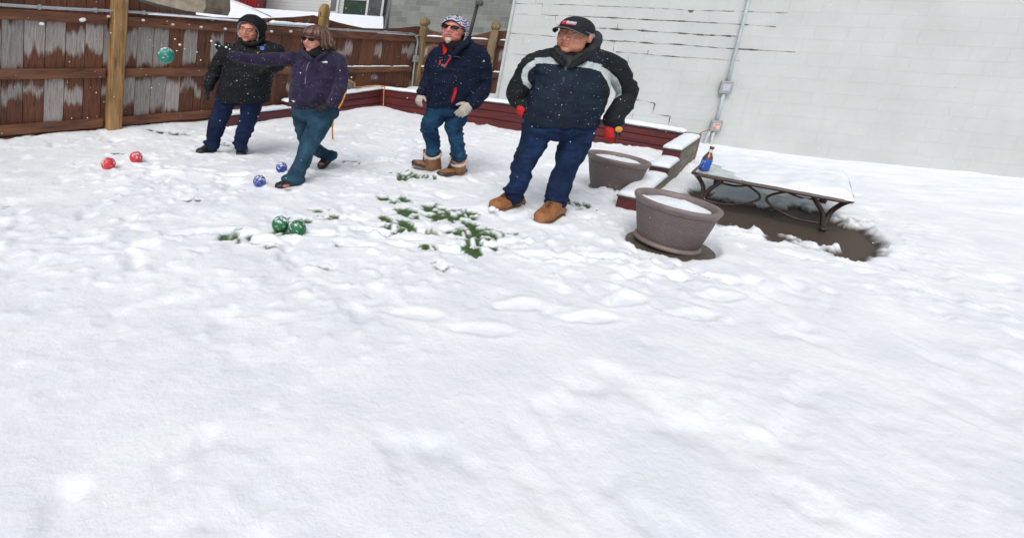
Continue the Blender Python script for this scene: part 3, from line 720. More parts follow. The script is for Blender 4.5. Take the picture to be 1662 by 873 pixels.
mb = MB(); mb.box(P(lowA, ld, 0, -.05, ln, -.42), ld * .1, ln * .28, UP * .20); mb.build('end_board', M['red'], bed)
piece('cap_edge', lowA, ld, ln, -.02, LL + .2, .157, .175, -.16, .012, M['darkcap'], bed, bev=.003)
mb = MB()
for (A, d, n, L, hf, s0) in ((bA, l1, l1n, L1, hl1, -.02), (BC, l2, l2n, L2, hl2, .0)):
    rings = []
    for k in range(13):
        s = s0 + (L - s0) * k / 12; z = hf(max(0, s)); rings.append([P(A, d, s, z + a, n, o) for a, o in [(.002, -.15), (.002, .016), (.022, .016), (.022, -.15)]])
    mb.rings(rings)
mb.build('cap_edge', M['darkcap'], bed)
mb = MB(); mb.box(P(bA, l1, 0, -.05, l1n, -.5), l1 * .12, l1n * .365, UP * .31); mb.build('end_board', M['red'], bed)
lumpy_strip(bA, l1, l1n, -.03, L1 + .02, lambda s: hl1(max(0, min(L1, s))) + .022, -.17, .012, .055, .22, parent=bed, seed=31)
lumpy_strip(BC, l2, l2n, -.02, L2, lambda s: hl2(max(0, min(L2, s))) + .022, -.17, .012, .055, .15, parent=bed, seed=37)
lumpy_strip(lowA, ld, ln, -.02, LL + .16, .176, -.20, .012, .05, .25, parent=bed, seed=41)
# snow filling the beds
def fill(a, b_, c, d, z, seed, parent, zb=None):
    """snow surface over the quad a-b (front edge) to d-c (back edge)"""
    nu, nv = 40, 12; vs = []
    zb = z if zb is None else zb
    for i in range(nu + 1):
        for j in range(nv + 1):
            u, v = i / nu, j / nv
            q = (a * (1 - u) + b_ * u) * (1 - v) + (d * (1 - u) + c * u) * v
            e = min(v, 1 - v, .2) / .2
            q = q + UP * (z * (1 - u) + zb * u)
            q.z += e * (.05 * mnoise.noise(q * 2.2 + Vector((seed, 0, 0))) + .02 * mnoise.noise(q * 7) + .02)
            vs.append(q)
    mb = MB(); w = nv + 1
    mb.add(vs, [(i * w + j, (i + 1) * w + j, (i + 1) * w + j + 1, i * w + j + 1) for i in range(nu) for j in range(nv)])
    mb.build('snow', M['snow_cap'], parent, smooth=True)
Fp = lambda s: fA + fd * s + fn_ * .02
fill(bA - l1n * .14, BC - l1n * .14, Fp(sp683 - 1.2), Fp(sp519), .28, 1, bed, .41)
fill(BC - l2n * .14, BC - l2n * .14 + l2 * 2.6, rB + bn * .03, cB + bn * .03, .41, 2, bed)
fill(BC - l2n * .15 + l2 * 2.6, BEND - l2n * .14, isect(R0 + en * .1 + ed * LE, en * .35 + ed, W0, WD) + WN * .02, W0 + WN * .02, .38, 3, bed, .27)
fill(lowA - ln * .14, bA - ln * .14, Fp(sp519 - .1), Fp(sp519 - 1.6), .14, 5, bed)

# stepped end wall
step = empty('stepped_wall', R0, 'stepped red timber end wall with snow on each step beside the two pots', 'retaining wall')
sfr = [0.0, 1.27, 1.86]; hts = [.10, .20, .335]
for i in range(3):
    a = sfr[i]; bb = LE if i == 2 else sfr[i + 1] + .25
    z0 = -.1 if i == 0 else hts[i - 1]; 
    # red front face board and the plain timber behind it
    piece('front_board', R0, ed, en, a - .03, a - .001, z0 + .002 if i else -.1, hts[i], .004, TW, M['red'], step, bev=.003)
    piece('left_board', R0, ed, en, a, LE if i == 2 else LE, z0 + .003, hts[i], .035, TW + .004, M['red'], step, bev=.003)
    piece('side_board', R0, ed, en, a, LE, z0 + .003, hts[i], 0, .034, M['sidewood'], step, bev=.004)
    piece('cap_edge', R0, ed, en, a - .045, (LE if i == 2 else sfr[i + 1] - .032), hts[i] + .001, hts[i] + .020, -.008, TW + .012, M['darkcap'], step, bev=.003)
    lumpy_strip(R0, ed, en, a - .05, (LE + .02 if i == 2 else sfr[i + 1] - .03), hts[i] + .021, -.006, TW + .0, .05, .12, parent=step, seed=50 + i, step=.04)
piece('end_post', R0, ed, en, LE + .001, LE + .09, -.1, .40, -.01, TW, M['sidewood'], step)

# ---------------------------------------------------------------- buildings beyond the fence
def block_mat():
    m, nt, b = new_mat('gray_block')
    uv = N(nt, 'ShaderNodeUVMap'); uv.uv_map = 'UVMap'
    br = N(nt, 'ShaderNodeTexBrick'); br.inputs['Scale'].default_value = 1.0; br.inputs['Brick Width'].default_value = .42; br.inputs['Row Height'].default_value = .205; br.inputs['Mortar Size'].default_value = .007; br.inputs['Bias'].default_value = 0.0
    br.inputs['Color1'].default_value = (.17, .18, .17, 1); br.inputs['Color2'].default_value = (.26, .27, .255, 1); br.inputs['Mortar'].default_value = (.30, .31, .30, 1)
    nt.links.new(uv.outputs[0], br.inputs['Vector'])
    nz = N(nt, 'ShaderNodeTexNoise', Scale=3.0, Detail=6.0); nt.links.new(uv.outputs[0], nz.inputs['Vector'])
    hsn = N(nt, 'ShaderNodeHueSaturation'); nt.links.new(br.outputs[0], hsn.inputs['Color']); nt.links.new(math_node(nt, 'MULTIPLY_ADD', nz.outputs[0], .5, .75), hsn.inputs['Value'])
    nt.links.new(hsn.outputs[0], b.inputs['Base Color']); b.inputs['Roughness'].default_value = .85
    bp = N(nt, 'ShaderNodeBump', Strength=.6, Distance=.01); nt.links.new(br.outputs['Fac'], bp.inputs['Height']); bp.invert = True; nt.links.new(bp.outputs[0], b.inputs['Normal'])
    return m
GY = 19.0; G0 = at(622, 60, GY); G0.z = 0
gd = Vector((1, -.08, 0)).normalized(); gn = Vector((gd.y, -gd.x, 0))
gb = empty('gray_building', G0, 'gray concrete block building wall rising behind the far fence', 'building')
mb = MB(); mb.box(P(G0, gd, 0, -.3, gn, -5), gd * 9, gn * 5, UP * 7.5); o = mb.build('wall', block_mat(), gb)
uvset(o.data, lambda c: ((c - G0 - UP * c.z).dot(gd) + (c - G0 - UP * c.z).dot(gn), c.z))
mb = MB(); mb.box(P(G0, gd, -.2, 7.2, gn, -5.2), gd * 9.4, gn * 5.45, UP * .2); mb.build('roof_edge', M['darkcap'], gb)
# thin black stove pipe in front of it
M['black'] = mat('black_metal', (.012, .012, .014), .5, (.03, .03, .032), 20)
pp = at(762, 58, 15.5); q0 = at(775, 8, 15.5)
bpole = empty('pole', pp, 'thin black pole leaning against the gray block wall behind the man in the knit hat', 'pole')
mb = MB(); mb.tube([pp - (q0 - pp) * 1.6, pp, q0], .05, 10, smooth=False); mb.build('shaft', M['black'], bpole, smooth=True)
mb = MB(); mb.ell(at(777, 4, 15.45), .10, .08, .10, n=14, m=8); mb.ell(at(781, 6, 15.4), .07, .06, .09, n=14, m=8); mb.build('lamp_head', mat('lamp_head', (.10, .11, .10), .5), bpole, smooth=True)

# white clapboard building with green base
WY = 21.0; K0 = at(410, 60, WY); K0.z = 0; kd = Vector((1, -.06, 0)).normalized(); kn = Vector((kd.y, -kd.x, 0))
ks = lambda x, y: onplane(x, y, K0, kd)
def siding():
    m, nt, b = new_mat('white_siding')
    uv = N(nt, 'ShaderNodeUVMap'); uv.uv_map = 'UVMap'
    s = N(nt, 'ShaderNodeSeparateXYZ'); nt.links.new(uv.outputs[0], s.inputs[0])
    fr = math_node(nt, 'FRACT', math_node(nt, 'DIVIDE', s.outputs[1], .12))
    gp = math_node(nt, 'LESS_THAN', fr, .10)
    mx = N(nt, 'ShaderNodeMix', data_type='RGBA'); nt.links.new(gp, mx.inputs[0]); mx.inputs[6].default_value = (.66, .69, .70, 1); mx.inputs[7].default_value = (.42, .45, .47, 1)
    nt.links.new(mx.outputs[2], b.inputs['Base Color']); b.inputs['Roughness'].default_value = .6
    bp = N(nt, 'ShaderNodeBump', Strength=.6, Distance=.01); nt.links.new(fr, bp.inputs['Height']); nt.links.new(bp.outputs[0], b.inputs['Normal'])
    return m
wb = empty('white_house', K0, 'white clapboard house with dark green base and windows beyond the snowy roof', 'building')
s0 = ks(414, 10)[0]; s1 = ks(621, 20)[0]; hb = ks(480, 12)[1]
mb = MB(); mb.box(P(K0, kd, s0, -.3, kn, -5), kd * (s1 - s0), kn * 5, UP * 7.3); o = mb.build('wall', siding(), wb)
uvset(o.data, lambda c: ((c - K0).dot(kd), c.z + .03))
M['green'] = mat('green_paint', (.018, .055, .035), .6, (.012, .035, .025), 5)
piece('green_base', K0, kd, kn, s0 + .01, s1 - .01, 1.2, hb - .16, .002, .05, M['green'], wb, bev=0)
piece('green_panel', K0, kd, kn, ks(558, 10)[0], ks(594, 10)[0], hb - .16, ks(575, 1)[1], .003, .06, M['green'], wb, bev=0)
M['white_trim'] = mat('white_trim', (.72, .75, .77), .5, (.65, .68, .7), 8)
M['glass_dark'] = mat('window_glass', (.05, .06, .07), .08, (.10, .11, .12), 4); M['glass_gray'] = mat('window_screen', (.17, .17, .175), .5, (.13, .13, .135), 5)
for (x0, x1, yb, gm_) in ((533, 549, 21, 'glass_gray'), (594, 622, 29, 'glass_dark')):
    a = ks(x0, 15)[0]; c = ks(x1, 15)[0]; zb = ks((x0 + x1) / 2, yb)[1]
    fo = piece('window', K0, kd, kn, a, c, zb - .05, zb + 1.9, .062, .10, M['white_trim'], wb, bev=0)
    piece('pane', K0, kd, kn, a + .08, c - .08, zb + .05, zb + 1.8, .101, .108, M[gm_], fo, bev=0)
    piece('sill', K0, kd, kn, a - .04, c + .04, zb - .10, zb - .051, .06, .14, M['white_trim'], fo, bev=0)
piece('trim_board', K0, kd, kn, ks(560, 0)[0], ks(594, 0)[0], ks(575, 1)[1] + .001, ks(575, 1)[1] + .15, .004, .07, M['white_trim'], wb, bev=0)
mb = MB(); mb.box(P(K0, kd, s0 - .3, 6.9, kn, -5.2), kd * (s1 - s0 + .5), kn * 5.6, UP * .2); mb.build('roof_edge', M['darkcap'], wb)

# red corrugated shed wall
def shedwall(name, parent, pts, Yd, m, ribs=.12):
    pass
sh = at(395, 60, 19.5); sh.z = 0
rs = empty('red_shed', sh, 'small red corrugated metal shed wall left of the white house', 'shed')
mb = MB(); a = at(372, -30, 19.5); c = at(413, 16, 19.5); x0 = at(371, 0, 19.5).x; x1 = at(413.5, 12, 19.5).x
n_ = 26; prof = []
for i in range(n_ + 1):
    x = x0 - .6 + (x1 - x0 + .6) * i / n_
    prof.append((x, 19.5 - (.04 if i % 2 else 0)))
for i in range(n_):
    (xa, ya), (xb, yb) = prof[i], prof[i + 1]
    mb.box(Vector((xa, ya, 1.2)), Vector((xb - xa, yb - ya, 0)), Vector((0, 1.6, 0)), UP * 3.0)
mb.build('wall', mat('red_metal', (.33, .018, .022), .45, (.24, .012, .016), 3), rs)
mb = MB(); mb.box(Vector((x0 - .8, 19.3, 4.21)), Vector((x1 - x0 + 1.1, 0, .0)), Vector((0, 2, 0)), Vector((0, 0, .1))); mb.build('roof', M['darkcap'], rs)

# snow-covered roof of the low shed in front of them
M['roofmetal'] = mat('dark_gutter', (.16, .17, .18), .5, (.10, .11, .12), 10)
rp = [at(318, 42, 15.2), at(480, 47, 15.6), at(622, 50, 16.2), at(622, 27.5, 18.7), at(413, 13.5, 18.7), at(318, -22, 18.7)]
lr = empty('low_shed', (rp[0] + rp[2]) / 2 * 1.0, 'low shed roof under smooth white snow behind the middle of the fence', 'shed')
mb = MB(); k = Vector((0, 0, .12)); mb.prism([p - k for p in rp], k); o = mb.build('snow', M['snow_cap'], lr, smooth=False)
mb = MB(); mb.prism([p - k * 1.05 - Vector((0, 0, .06)) for p in rp], Vector((0, 0, .055))); mb.build('roof', M['roofmetal'], lr)
low = [Vector((p.x, p.y, 0)) for p in rp]
mb = MB()
b0 = [p * 1.0 for p in rp]
n = len(rp); mb.add([Vector((p.x + (0), p.y + .0, 0)) for p in rp] + [p - k * 1.7 for p in rp], [(i, (i + 1) % n, n + (i + 1) % n, n + i) for i in range(n)])
mb.build('wall', mat('shed_wall', (.3, .3, .29), .8), lr)
def on_roof(px, py):   # the roof plane
    nn = (rp[2] - rp[0]).cross(rp[4] - rp[0]); r = ray(px, py); return CP + r * ((rp[0] - CP).dot(nn) / r.dot(nn)) + Vector((0, -.0, .05))
mb = MB(); mb.tube([on_roof(378, 2), on_roof(404, 16), on_roof(438, 31)], .05, 8, smooth=False); mb.tube([on_roof(366, 0), on_roof(388, 12), on_roof(402, 17)], .03, 8, smooth=False)
mb.build('roof_seam', M['roofmetal'], lr)
# tan stone coping behind the left part of the fence
M['stone'] = mat('tan_stone', (.38, .33, .26), .85, (.22, .19, .15), 6, bump=.6, bscale=18)
SY = 9.6
st = [at(216, -4, SY), at(252, 6, SY), at(300, 18, SY), at(330, 22, SY), at(334, 12, SY), at(333, -12, SY), at(228, -40, SY), at(205, -30, SY)]
mb = MB(); mb.prism(st, Vector((.2, .9, 0))); mb.prism([Vector((p.x, p.y + .15, 0)) for p in (st[0], st[3])] + [Vector((p.x + .1, p.y + .8, 0)) for p in (st[3], st[0])], UP * 1.6)
o = mb.build('stone_pier', M['stone'], None); o.name = 'stone_pier'; tag(o, 'rough tan stone chimney block showing above the fence right of the tall post', 'stone block'); bevel(o, .008, 2)
# ================================================================== OBJECTS
# ---------------------------------------------------------------- pots
def pot_mat():
    m, nt, b = new_mat('basket_plastic')
    uv = N(nt, 'ShaderNodeUVMap'); uv.uv_map = 'UVMap'
    mp = N(nt, 'ShaderNodeMapping'); mp.inputs['Scale'].default_value = (1, 1, 1); nt.links.new(uv.outputs[0], mp.inputs[0])
    br = N(nt, 'ShaderNodeTexBrick'); br.inputs['Scale'].default_value = 1.0; br.inputs['Brick Width'].default_value = .026; br.inputs['Row Height'].default_value = .0125; br.inputs['Mortar Size'].default_value = .0024; br.inputs['Mortar Smooth'].default_value = .8
    nt.links.new(mp.outputs[0], br.inputs['Vector'])
    br.inputs['Color1'].default_value = (.200, .152, .148, 1); br.inputs['Color2'].default_value = (.155, .122, .118, 1); br.inputs['Mortar'].default_value = (.095, .072, .069, 1)
    nt.links.new(br.outputs[0], b.inputs['Base Color']); b.inputs['Roughness'].default_value = .55
    bp = N(nt, 'ShaderNodeBump', Strength=1.0, Distance=.006); bp.invert = True; nt.links.new(br.outputs['Fac'], bp.inputs['Height']); nt.links.new(bp.outputs[0], b.inputs['Normal'])
    return m
M['pot'] = pot_mat(); M['rim'] = mat('pot_rim', (.20, .160, .154), .5, (.165, .130, .125), 14, bump=.1)
def pot(c, R, H, axis, label, sc_rb):
    root = empty('flower_pot', c, label, 'flower pot', 'woven plastic flower pots')
    ax = Vector(axis).normalized(); rb = R * sc_rb
    prof = [(rb * .92, 0), (rb * 1.10, .004), (rb * 1.13, .02), (rb * 1.10, .034), (rb * 1.0, .042)]
    mb = MB(); mb.lathe(c, ax, prof, 64); mb.build('base_ring', M['rim'], root, smooth=True)
    body = []
    for i in range(41):
        t = i / 40; r = rb + (R * .93 - rb) * (t ** .82); h = .04 + (H - .09) * t
        body.append((r + (.0016 if i % 2 else 0), h))
    mb = MB(); mb.lathe(c, ax, body, 96); o = mb.build('body', M['pot'], root, smooth=True)
    a = ax.orthogonal().normalized(); bb = ax.cross(a)
    uv = o.data.uv_layers.new(name='UVMap')
    for p in o.data.polygons:
        angs = []
        for li in p.loop_indices:
            q = o.data.vertices[o.data.loops[li].vertex_index].co - c
            angs.append(math.atan2(q.dot(bb), q.dot(a)))
        if max(angs) - min(angs) > math.pi: angs = [x + 2 * math.pi if x < 0 else x for x in angs]
        for li, an in zip(p.loop_indices, angs):
            q = o.data.vertices[o.data.loops[li].vertex_index].co - c
            uv.data[li].uv = (an * .03 * 44 / (2 * math.pi), q.dot(ax))
    mb = MB(); mb.lathe(c, ax, [(R * .90, H - .06), (R * .95, H - .055), (R * .96, H - .035), (R * .99, H - .03), (R * 1.0, H - .012), (R * .985, H), (R * .93, H + .002), (R * .88, H - .006), (R * .86, H - .03), (R * .83, H - .09), (R * .78, H - .16)], 72, cap=False)
    mb.build('rim', M['rim'], root, smooth=True)
    # snow inside
    rings = []
    for j in range(14):
        rr = R * .842 * (1 - j / 13.5)
        ring = []
        for i in range(48):
            an = 2 * math.pi * i / 48
            p = c + (a * math.cos(an) + bb * math.sin(an)) * rr
            hgt = H - .062 + .045 * (1 - (rr / R) ** 2) + .018 * mnoise.noise(p * 6) + .008 * mnoise.noise(p * 21)
            ring.append(p + ax * hgt)
        rings.append(ring)
    mb = MB(); mb.rings(rings); mb.build('snow', M['snow_cap'], root, smooth=True)
    return root
c2 = POT2.copy(); c2.z = -.028; c1 = POT1.copy(); c1.z = -.04
pot(c2, .318, .375, (.085, -.02, 1), 'nearer brown woven-look flower pot full of snow on a bare round paver', .70)
pot(c1, .325, .41, (.075, .0, 1), 'farther brown woven-look flower pot full of snow beside the man in the cap', .66)
# paver
mb = MB(); pc = PAVER.copy(); pc.z = -.065
mb.lathe(pc, (0, 0, 1), [(.31, 0), (.325, .005), (.325, .026), (.315, .033), (.0005, .034)], 48)
def pav_mat():
    m = mat('wet_paver', (.125, .098, .072), .45, (.055, .040, .030), 7, bump=.5, bscale=55)
    return m
o = mb.build('paver', pav_mat(), None); tag(o, 'round wet brown stone paver under the nearer flower pot', 'paver')
# ---------------------------------------------------------------- bocce balls
def ball_mat(name, c, thr=.565):
    m, nt, b = new_mat(name)
    tc = N(nt, 'ShaderNodeTexCoord')
    oi = N(nt, 'ShaderNodeObjectInfo')
    ad = N(nt, 'ShaderNodeVectorMath'); nt.links.new(tc.outputs['Object'], ad.inputs[0]); nt.links.new(oi.outputs['Random'], ad.inputs[1])
    nz = N(nt, 'ShaderNodeTexNoise', Scale=38.0, Detail=6.0, Roughness=.6); nt.links.new(ad.outputs[0], nz.inputs['Vector'])
    s = N(nt, 'ShaderNodeSeparateXYZ'); nt.links.new(tc.outputs['Object'], s.inputs[0])
    f = math_node(nt, 'MULTIPLY_ADD', s.outputs[2], 1.6, nz.outputs[0])
    k = math_node(nt, 'MULTIPLY', math_node(nt, 'SUBTRACT', f, thr), 8.0, clamp=True)
    mx = N(nt, 'ShaderNodeMix', data_type='RGBA'); nt.links.new(k, mx.inputs[0]); mx.inputs[6].default_value = (*c, 1); mx.inputs[7].default_value = (.78, .82, .88, 1)
    nt.links.new(mx.outputs[2], b.inputs['Base Color']); b.inputs['Roughness'].default_value = .35
    bp = N(nt, 'ShaderNodeBump', Strength=.6, Distance=.006); nt.links.new(k, bp.inputs['Height']); nt.links.new(bp.outputs[0], b.inputs['Normal'])
    return m
def ball(px, py, m, label, grp, r=.066, c=None, ridge=True, sink=.022):
    if c is None:
        g = gnd(px, py, r - sink); c = g
        c.z = float(ground_height(np.array([c.x]), np.array([c.y]))[0]) + r - sink
    bm = bmesh.new(); bmesh.ops.create_uvsphere(bm, u_segments=40, v_segments=24, radius=r)
    for v in bm.verts:     # moulded score lines of a bocce ball
        n = v.co.normalized(); 
        for ax in (Vector((.3, .2, 1)).normalized(), Vector((1, -.2, .1)).normalized()):
            d = abs(n.dot(ax)); v.co -= n * .0016 * math.exp(-((d - .42) / .035) ** 2)
    me = bpy.data.meshes.new('bocce_ball'); bm.to_mesh(me); bm.free(); me.materials.append(m)
    me.polygons.foreach_set('use_smooth', [True] * len(me.polygons))
    o = bpy.data.objects.new('bocce_ball', me); COL.objects.link(o); o.location = c
    o.rotation_euler = (random.uniform(-.4, .4), random.uniform(-.4, .4), random.uniform(0, 6))
    return tag(o, label, 'ball', grp)
mr = ball_mat('red_ball', (.58, .035, .045)); mbl = ball_mat('blue_ball', (.012, .045, .27)); mg = ball_mat('green_ball', (.008, .14, .045))
ball(176, 267, mr, 'snow-dusted red bocce ball lying nearest the left edge of the yard', 'red bocce balls', .070)
ball(221, 258, mr, 'red bocce ball in the snow, the one farther back and right of the pair', 'red bocce balls', .068)
ball(421, 297, mbl, 'blue bocce ball in open snow just left of the woman\'s front shoe', 'blue bocce balls', .062)
ball(457, 274, mbl, 'blue bocce ball behind the woman\'s front shin', 'blue bocce balls', .062)
ball(455, 366, mg, 'green bocce ball half buried in snow, left one of the two in front', 'green bocce balls', .066, sink=.03)
ball(483, 368, mg, 'green bocce ball on the thawed grass, right one of the two in front', 'green bocce balls', .066)
tc_ = at(270, 90.5, 5.1)
tm_ = ball_mat('teal_ball', (.010, .19, .145), .545)
ball(0, 0, tm_, 'teal green bocce ball in mid air in front of the fence, just thrown', 'thrown ball', .078, c=tc_)
mb = MB()
for x, y, r in [(292, 73, .018), (284, 64, .012), (287, 83, .010), (300, 80, .008), (246, 143, .010), (267, 201, .012), (258, 137, .006), (320, 85, .010), (326, 98, .010)]:
    r *= .7; mb.ell(at(x, y, 5.1 + random.uniform(-.2, .2)), r, r, r * .8, n=9, m=6)
tag(mb.build('flying_snow', M['snow_cap'], None, smooth=True), kind='stuff')

# ---------------------------------------------------------------- table, bottle
TZ = .33
T0 = gnd(1117, 279, TZ); T1 = gnd(1150, 251, TZ); T0.z = T1.z = 0
td = (T1 - T0).normalized(); tn = Vector((td.y, -td.x, 0)); TL = (T1 - T0).length; TWD = 1.25
table = empty('patio_table', T0 + td * TL / 2 + tn * TWD / 2, 'low glass-topped patio table with scrolled brown legs, half covered in snow', 'table')
M['brown_metal'] = mat('brown_metal', (.075, .050, .045), .4, (.05, .034, .03), 12, metal=.3)
def tp(a, c, z): return T0 + td * a + tn * c + UP * z
# rounded outline
def rrect(w, l, r, k=6):
    out = []
    for cx, cy, a0 in ((w - r, l - r, 0), (r, l - r, 90), (r, r, 180), (w - r, r, 270)):
        for i in range(k + 1):
            an = math.radians(a0 + 90 * i / k); out.append((cx + r * math.cos(an), cy + r * math.sin(an)))
    return out
ol = rrect(TL, TWD, .09)
rings = []
for off, z in ((0, TZ - .035), (.008, TZ - .02), (.0, TZ), (-.02, TZ + .002), (-.026, TZ - .012), (-.026, TZ - .03)):
    k0 = (TL / 2, TWD / 2)
    rings.append([tp(k0[0] + (a - k0[0]) * (1 + off / k0[0]), k0[1] + (c - k0[1]) * (1 + off / k0[1]), z) for a, c in ol])
mb = MB()
n = len(ol)
for j in range(len(rings)):
    A_, B_ = rings[j], rings[(j + 1) % len(rings)]
    mb.add(A_ + B_, [(i, (i + 1) % n, n + (i + 1) % n, n + i) for i in range(n)])
mb.build('frame', M['brown_metal'], table, smooth=True)
gm_, nt, b = new_mat('frosted_glass'); b.inputs['Base Color'].default_value = (.50, .60, .60, 1); b.inputs['Roughness'].default_value = .15
tcn = N(nt, 'ShaderNodeTexCoord'); nzn = N(nt, 'ShaderNodeTexNoise', Scale=9.0, Detail=6.0); nt.links.new(tcn.outputs['Object'], nzn.inputs['Vector'])
crn = N(nt, 'ShaderNodeValToRGB'); crn.color_ramp.elements[0].position = .40; crn.color_ramp.elements[1].position = .68; crn.color_ramp.elements[0].color = (.36, .46, .46, 1); crn.color_ramp.elements[1].color = (.66, .72, .74, 1)
nt.links.new(nzn.outputs[0], crn.inputs[0]); nt.links.new(crn.outputs[0], b.inputs['Base Color'])
mb = MB(); k0 = (TL / 2, TWD / 2); mb.prism([tp(k0[0] + (a - k0[0]) * .96, k0[1] + (c - k0[1]) * .965, TZ - .018) for a, c in ol], UP * .010)
mb.build('tabletop', gm_, table)
# snow on the top, thick on the far and right side, thin near the bottle
gxs = np.linspace(.0, TL, 40); gys = np.linspace(.0, TWD, 48); vv = []
for a in gxs:
    for c in gys:
        e = min(a, TL - a, c, TWD - c); thick = np.clip((c - .20 + (a - .35) * .55) * 1.5, 0, 1)
        corner = 1.0
        thick = float(np.clip(thick + .25 * mnoise.noise(Vector((a * 5, c * 5, 7))), 0, 1)) if .02 < thick else thick
        h = thick * .085 * min(1, e / .09) ** .5 + .016 * mnoise.noise(Vector((a * 9, c * 9, 0))) * thick - (1 - thick) * .022
        q = tp(a, c, TZ - .006 + h); vv.append(q)
fs = [(i * 48 + j, i * 48 + j + 1, (i + 1) * 48 + j + 1, (i + 1) * 48 + j) for i in range(39) for j in range(47)]
mb = MB(); mb.add(vv, fs); mb.build('snow', M['snow_cap'], table, smooth=True)
# four curved double legs and scroll braces
def leg_at(a, c, sa, sc):
    mb = MB(); f = tp(a + sa * .10, c + sc * .10, -.04)
    mb.tube([tp(a + sa * .02, c + sc * .0, TZ - .03), tp(a + sa * .10, c + sc * .04, TZ * .72), tp(a + sa * .135, c + sc * .085, TZ * .42), f], [.020, .021, .022, .024], 10)
    mb.tube([tp(a + sa * .02, c + sc * .24, TZ - .03), tp(a + sa * .06, c + sc * .20, TZ * .72), tp(a + sa * .10, c + sc * .13, TZ * .40), f], [.018, .019, .02, .022], 10)
    mb.ell(tp(a + sa * .10, c + sc * .10, .0), .036, .036, .02, n=14, m=8)
    mb.build('leg', M['brown_metal'], table, smooth=True)
for a, sa in ((.05, 1), (TL - .05, -1)):
    for c, sc in ((.04, 1), (TWD - .04, -1)): leg_at(a, c, sa, sc)
for a, sa in ((.14, 1), (TL - .14, -1)):
    mb = MB()
    mb.tube([tp(a, .16, .045), tp(a, .34, .04), tp(a, .52, .10), tp(a, .60, .18), tp(a, .50, .26), tp(a, .34, TZ - .03)], .011, 8)
    mb.tube([tp(a + .02, TWD - .16, .045), tp(a + .02, TWD - .34, .04), tp(a + .02, TWD - .52, .10), tp(a + .02, TWD - .60, .18), tp(a + .02, TWD - .50, .26), tp(a + .02, TWD - .34, TZ - .03)], .011, 8)
    mb.build('scroll_brace', M['brown_metal'], table, smooth=True)
# beer bottle
bc = gnd(1141.5, 276, TZ); bc = bc; bc.z = TZ - .006
bot = empty('beer_bottle', bc, 'brown glass beer bottle with a blue label standing on the snowy patio table', 'bottle')
M['bottle'] = mat('brown_glass', (.13, .045, .014), .08, (.06, .018, .008), 10, spec=.8)
S = 1.0; R_ = .047
bax = (.20, 0, 1)
mb = MB(); mb.lathe(bc, bax, [(R_ * .9, 0), (R_, .006), (R_, .130), (R_ * .95, .145), (R_ * .75, .168), (R_ * .5, .188), (R_ * .40, .205), (R_ * .36, .245), (R_ * .42, .247), (R_ * .42, .256), (R_ * .38, .258)], 28)
mb.build('glass', M['bottle'], bot, smooth=True)
mb = MB(); mb.lathe(bc, bax, [(R_ * 1.012, .010), (R_ * 1.03, .012), (R_ * 1.03, .122), (R_ * 1.012, .124)], 36, cap=False)
lab = mb.build('label', mat('blue_label', (.010, .085, .42), .4, (.008, .07, .36), 10), bot, smooth=True)
mb = MB(); mb.lathe(bc, bax, [(R_ * .455, .200), (R_ * .40, .232)], 28, cap=False); mb.build('neck_label', mat('silver_label', (.72, .74, .78), .4), bot, smooth=True)
mb = MB(); mb.lathe(bc, bax, [(R_ * .45, .243), (R_ * .47, .247), (R_ * .45, .262), (R_ * .3, .264)], 24); mb.build('cap', mat('red_cap', (.16, .02, .018), .35), bot, smooth=True)
# lettering wrapped on the label: white capitals running up the label
M['ink'] = mat('white_ink', (.8, .82, .85), .5)
axn = Vector(bax).normalized(); tow = Vector((-bc.x, -bc.y, 0)); tow = (tow - axn * tow.dot(axn)).normalized(); sid = axn.cross(tow).normalized()
def wrapped_text(txt, parent, size, ang0, h0, rot=True):
    cu = bpy.data.curves.new('t', 'FONT'); cu.body = txt; cu.size = size; cu.extrude = 0; cu.align_x = 'CENTER'; cu.align_y = 'CENTER'
    to = bpy.data.objects.new('t', cu); COL.objects.link(to)
    dg = bpy.context.evaluated_depsgraph_get(); dg.update(); me = bpy.data.meshes.new_from_object(to.evaluated_get(dg)); bpy.data.objects.remove(to)
    me.name = 'lettering'
    for v in me.vertices:
        x, y = v.co.x, v.co.y
        if rot: x, y = -y, x
        an = ang0 + x / R_
        v.co = bc + axn * (h0 + y) + (tow * math.cos(an) + sid * math.sin(an)) * (R_ * 1.045)
    me.materials.append(M['ink']); o = bpy.data.objects.new('lettering', me); COL.objects.link(o); setparent(o, parent)
wrapped_text('LITE', bot, .042, -.55, .068)
# ---------------------------------------------------------------- orange cord over the bed corner
oc = MB()
def bp_(px, py, Yd): return at(px, py, Yd)
c0 = P(BC, l2, .07, .50, l2n, .03)
oc.tube([at(558, 127, 9.9), at(575, 135, 10.1), P(bA, l1, L1 - .8, .50, l1n, .0), P(BC, l1, -.3, .515, l1n, -.02), c0, P(BC, l2, .09, .40, l2n, .045), P(BC, l2, .11, .22, l2n, .035), P(BC, l2, .13, .08, l2n, .04)], .011, 7)
o = oc.build('cord', mat('orange_cord', (.62, .30, .10), .6, (.50, .22, .07), 12), None, smooth=True)
tag(o, 'orange cord draped over the corner of the red raised bed', 'cord')
oc = MB(); oc.tube([at(563, 128, 8.1), at(561.5, 148, 7.9), at(556, 165, 7.6), at(546, 183, 7.3), at(540, 200, 7.2), gnd(540, 226)], .012, 7)
o = oc.build('cord', mat('bright_orange_cord', (.75, .30, .03), .6), None, smooth=True); tag(o, 'bright orange cord hanging down behind the woman in purple', 'cord')
